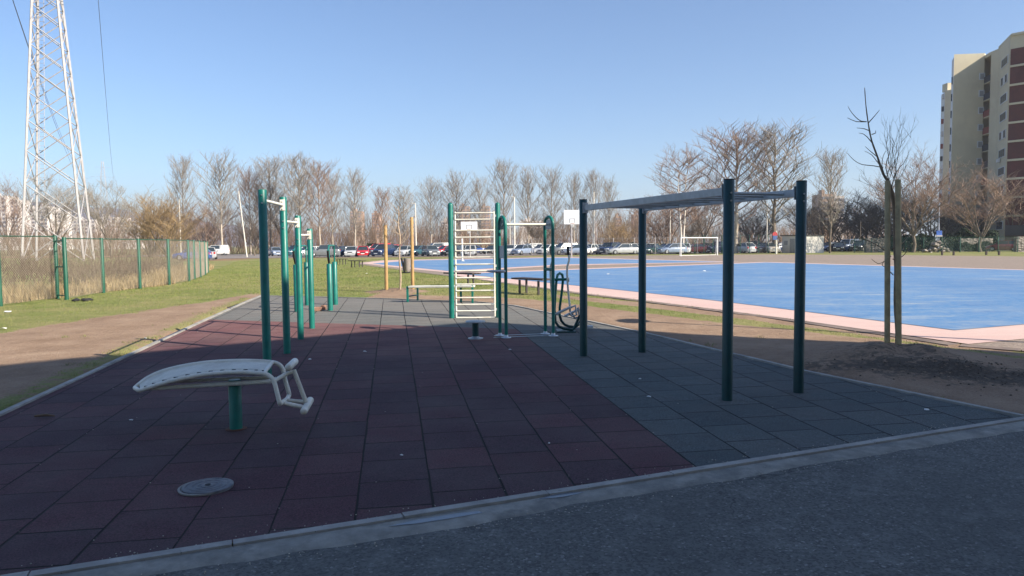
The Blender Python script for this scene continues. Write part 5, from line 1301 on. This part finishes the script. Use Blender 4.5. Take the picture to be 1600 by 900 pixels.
def make_car(kind):
    s = SHAPES[kind]; L_, W = s['L'], s['W']; parts = []
    def bl(b, n, m): o = b.build(n, m); parts.append(o); return o
    b = MB(); ring = 10; st = s['body']; V = []
    for x, zt, hw in st:
        zb = .20; V += [(x, -hw*.93, zb), (x, -hw, zb+.12), (x, -hw*1.02, zt-.30), (x, -hw*.97, zt-.06), (x, -hw*.84, zt), (x, hw*.84, zt), (x, hw*.97, zt-.06), (x, hw*1.02, zt-.30), (x, hw, zb+.12), (x, hw*.93, zb)]
    V = [(v[0]-L_/2, v[1], v[2]) for v in V]; n = len(st)
    F = [(i*ring+j, (i+1)*ring+j, (i+1)*ring+(j+1) % ring, i*ring+(j+1) % ring) for i in range(n-1) for j in range(ring)]
    b.add(V, F, True); b.add(V[:ring], [tuple(range(ring))]); b.add(V[-ring:], [tuple(range(ring))[::-1]])
    body = bl(b, 'body', PAINT['white'])
    (x0, z0), (x1, z1), (x2, z2), (x3, z3) = [(x-L_/2, z) for x, z in s['cab']]; h0, h1 = W/2*.90, W/2*.70
    b = MB(); b.add([(x0, -h0, z0-.03), (x3, -h0, z3-.03), (x3, h0, z3-.03), (x0, h0, z0-.03), (x1, -h1, z1-.03), (x2, -h1, z2-.03), (x2, h1, z2-.03), (x1, h1, z1-.03)], [(0, 1, 5, 4), (1, 2, 6, 5), (2, 3, 7, 6), (3, 0, 4, 7)])
    bl(b, 'window_glass', cglass)
    b = MB(); e = .035
    b.box(((x1+x2)/2, 0, (z1+z2)/2-.005), (x2-x1+.10, 2*h1+.06, .06), M=Matrix.Rotation(-math.atan2(z2-z1, x2-x1), 3, 'Y'), bev=.02)
    for sy in (-1, 1):
        for (xa, za, xb, zb_) in ((x0, z0, x1, z1), (x3, z3, x2, z2)): b.tube([(xa, sy*h0, za-.03), (xb, sy*h1, zb_-.02)], .045, 5)
        xm = (x1+x2)/2+.05; b.tube([(xm, sy*(h0+.002), z0-.01), (xm, sy*(h1+.002), z1-.02)], .035, 4)
        if kind in ('wagon', 'van', 'suv'): xm = x2-.75; b.tube([(xm, sy*(h0+.002), z0-.01), (xm, sy*(h1+.002), z1-.02)], .05, 4)
    if kind == 'van':
        for sy in (-1, 1): xa = (x1+x2)/2+.2; b.add([(xa, sy*(h0+.01), z3-.03), (x3-.1, sy*(h0+.01), z3-.03), (x2, sy*(h1+.012), z2-.04), (xa, sy*(h1+.012), z2-.04)], [(0, 1, 2, 3)])
    bl(b, 'roof', PAINT['white'])
    for wx in (.80-L_/2, L_/2-.78):
        for sy in (-1, 1):
            w = MB(); w.cur = 0; y = sy*(W/2-.10); w.tube([(wx, y-.11*sy, .32), (wx, y-.10*sy, .32), (wx, y+.08*sy, .32), (wx, y+.10*sy, .32)], [.29, .325, .325, .29], 18)
            w.cur = 1; w.tube([(wx, y+.095*sy, .32), (wx, y+.112*sy, .32)], [.20, .17], 14); w.sm = w.sm; bl(w, 'wheel', [tyre, rimm])
    zf = s['body'][1][1]
    for sy in (-1, 1):
        bl(MB().box((-L_/2+.07, sy*W*.33, zf-.13), (.14, .36, .14), bev=.03), 'headlight', lampw)
        bl(MB().box((L_/2-.05, sy*W*.38, z3-.20), (.12, .22, .26 if kind != 'sedan' else .16), bev=.03), 'taillight', lampr)
        bl(MB().box((x0+.35, sy*(W/2+.06), z0+.06), (.12, .18, .12), bev=.03), 'wing_mirror', trim)
    bl(MB().box((-L_/2-.0, 0, .42), (.06, .5, .11)), 'number_plate', plate); bl(MB().box((L_/2+.0, 0, z3-.28), (.06, .5, .11)), 'number_plate', plate)
    b = MB(); b.box((-L_/2, 0, zf-.15), (.04, W*.36, .12), bev=.01); b.box((0, 0, .22), (L_*.9, W*.93, .14)); bl(b, 'lower_trim', trim)
    return parts
CP = {k: [(o.name.split('.')[0], o.data, len(o.data.materials)) for o in make_car(k)] for k in SHAPES}
for o in [o for o in COL.objects if o.parent is None and o.type == 'MESH' and any(o.data is d for v in CP.values() for _, d, _ in v)]: bpy.data.objects.remove(o)
def car(px, py, col, kind, yaw, label, Y=None):
    """yaw: 0 = nose to the left, 90 = tail towards the camera (degrees)"""
    p = G(px, py) if Y is None else on(px, Y); r_ = bpy.data.objects.new('parked_car' if kind != 'van' else 'parked_van', None); COL.objects.link(r_)
    r_.location = p+Vector((0, 0, .035)); r_.rotation_euler = (0, 0, R(yaw)); r_['_col'] = col
    tag(r_, label, 'car' if kind != 'van' else 'van', 'cars in the car park')
    for nm, d, k in CP[kind]:
        o = bpy.data.objects.new(nm, d); COL.objects.link(o); o.parent = r_
        if nm in ('body', 'roof'): o.material_slots[0].link = 'OBJECT'; o.material_slots[0].material = PAINT[col]
F_, Bk = 104, 121   # distances of the front and back rows
CARS = [
 (300, None, 'blue', 'hatch', 10, 'dark blue hatchback behind the end of the chain-link fence', 84), (327, None, 'silver', 'hatch', -70, 'silver hatchback just right of the fence end, in front of the white van', 92), (338, None, 'white', 'van', 15, 'white people carrier parked alone far left behind the fence end', 140),
 (430, None, 'bluegrey', 'hatch', 120, 'blue-grey hatchback left of the second pull-up post', 121), (447, None, 'black', 'hatch', 100, 'black hatchback hidden behind the second pull-up post', 122), (463, None, 'teal', 'suv', 60, 'dark teal high car between the second and third pull-up posts', 112), (481, None, 'white', 'wagon', 50, 'white estate with light roof behind the third and fourth pull-up posts', 108),
 (506, None, 'grey', 'suv', 14, 'large grey-green car left of the dip bars right side', 101), (530, None, 'navy', 'hatch', 60, 'dark navy hatchback directly behind the right dip bar posts', 106), (549, None, 'silver', 'hatch', 95, 'silver small car with tail to the lawn, left of the red car', 104), (567, None, 'red', 'hatch', 100, 'bright red hatchback right of a small silver car', 104),
 (579, None, 'white', 'hatch', 30, 'white car half hidden behind the bright red hatchback', 128), (593, None, 'red', 'van', 60, 'red van in the back row left of the left wooden stake', 126), (599, None, 'navy', 'suv', 70, 'dark navy tall car right in front of the red van by the left stake', 104), (612, None, 'red', 'suv', 60, 'red high car in the back row just right of the left wooden stake', 125),
 (621, None, 'teal', 'wagon', 70, 'dark teal estate behind the silver car by the sapling', 117), (632, None, 'silver', 'hatch', 75, 'silver-white hatchback behind the sapling trunk', 105), (640, None, 'darkred', 'hatch', 60, 'dark red car in the back row behind the right wooden stake', 127), (655, None, 'teal', 'wagon', 55, 'large dark teal estate just right of the right wooden stake', 106), (673, None, 'grey', 'wagon', 110, 'grey estate with pale number plate, tail to the lawn', 102),
 (684, None, 'white', 'van', 25, 'white van with high roof in the back row left of the climbing ladder', 122), (696, None, 'red', 'hatch', 40, 'bright red small car just left of the climbing ladder post', 106), (709, None, 'black', 'hatch', 70, 'black small car behind the left post of the climbing ladder', 104), (718, None, 'grey', 'hatch', 80, 'dark grey hatchback behind the left rungs of the climbing ladder', 106), (735, None, 'silver', 'hatch', 90, 'silver car low behind the middle rungs, in front of a blue car', 106), (738, None, 'blue', 'sedan', 5, 'bright blue saloon with white patches behind the climbing ladder', 128),
 (770, None, 'black', 'sedan', 60, 'black car behind the right side of the climbing ladder', 124), (799, None, 'white', 'wagon', 70, 'white estate immediately right of the left hoop post', 108), (815, None, 'bluegrey', 'hatch', 55, 'blue-grey hatchback beside the lamp mast, right of a white estate', 107), (829, None, 'white', 'suv', 30, 'white high car in the back row above the blue-grey hatchback', 124), (847, None, 'silver', 'wagon', 40, 'silver estate front towards the lawn left of the right hoop post', 112), (858, None, 'white', 'hatch', 40, 'white hatchback behind the right hoop post', 111),
 (870, None, 'white', 'wagon', 35, 'white estate in the back row just right of the right hoop post', 122), (882, None, 'grey', 'suv', 25, 'dark grey high car left of the trainer lever', 107), (900, None, 'bluegrey', 'hatch', 10, 'blue-grey hatchback side-on left of the far monkey bars post', 104), (897, None, 'white', 'wagon', 50, 'white car roof peeping over the side-on blue-grey hatchback', 126), (920, None, 'white', 'hatch', 60, 'white small car immediately right of the far left monkey bars post', 105),
 (935, None, 'white', 'sedan', 12, 'white saloon side-on between the far left post and a navy car', 114), (953, None, 'navy', 'suv', 50, 'dark navy tall car left of a silver-blue hatchback', 105), (973, None, 'silver', 'wagon', 15, 'silver estate nearly side-on left of the second monkey bars post', 102), (986, None, 'white', 'wagon', 40, 'white estate behind the nearly side-on silver one', 118), (997, None, 'silver', 'hatch', 75, 'silver hatchback hidden behind the second monkey bars post', 106),
 (1018, None, 'green', 'sedan', 50, 'dark green saloon with red tail lights right of the second monkey bars post', 106), (1010, None, 'white', 'wagon', 60, 'white estate in the back row above the dark green saloon', 121), (1042, None, 'black', 'wagon', 25, 'black estate in the back row left of the football goal', 118), (1050, None, 'bluegrey', 'hatch', 15, 'pale blue small hatchback nearly side-on left of the goal post', 103), (1070, None, 'white', 'wagon', 75, 'white estate behind the left goal post', 106), (1087, None, 'darkred', 'sedan', 3, 'dark red saloon seen through the football goal', 108),
 (1104, None, 'black', 'wagon', 15, 'black estate seen through the right half of the goal', 110), (1124, None, 'navy', 'suv', 30, 'navy high car between the goal and the nearest monkey bars post', 108), (1161, None, 'silver', 'hatch', -70, 'silver hatchback facing the lawn right of the nearest monkey bars post', 106), (1176, None, 'black', 'suv', 60, 'black high car with red light between the two very tall trees', 108), (1192, None, 'brown', 'wagon', 50, 'brownish estate left of the very tall tree by the sign', 107), (1207, None, 'beige', 'hatch', 80, 'beige small car beside the white sign post', 104), (1219, None, 'navy', 'wagon', 20, 'navy estate between the sign post and the kiosk', 118),
 (1297, None, 'navy', 'hatch', 20, 'dark blue car just right of the white kiosk', 118), (1312, None, 'black', 'hatch', 60, 'black car right of the kiosk, second along', 116), (1326, None, 'bluegrey', 'van', 40, 'blue-grey van in the shade right of the kiosk', 118), (1343, None, 'black', 'suv', 50, 'black high car in the shade left of the rubble wall', 114), (1567, None, 'darkred', 'hatch', -35, 'dark red car parked in front of the tower block', 101)]
for px, py, col, kind, yaw, lab, Y in CARS: car(px, py, col, kind, yaw, lab, Y)

# ------------------------------------------------------------------ the building behind the camera whose shadow covers the yard
ZR = 18.; cs = Vector((-.75, 14.75)); sh = Vector((-1.35, .72)); u1 = Vector((-5.39, -3.95)).normalized(); u2 = Vector((6.8, -4.77)).normalized()
k0 = cs-sh*(ZR-.2)
t = thing('school_building', 'cream building behind the yard whose shadow falls over the tiles', 'building', (k0.x, k0.y, 0))
MB().prism([tuple(k0), tuple(k0+u2*34), tuple(k0+u2*34+u1*55), tuple(k0+u1*55)], -.3, ZR).build('wall', cream, t)
n1 = Vector((u1.y, -u1.x)); n1 = n1 if n1.dot(-k0) > 0 else -n1
M1 = Matrix((Vector((*u1, 0)), Vector((*n1, 0)), Vector((0, 0, 1)))).transposed()
for i in range(12):
    for j in range(5):
        c = k0+u1*(3+i*4.3)+n1*.03; w_ = MB().box((c.x, c.y, 2.2+j*3.4), (2.2, .10, 1.6), M=M1).build('window', palew, t)
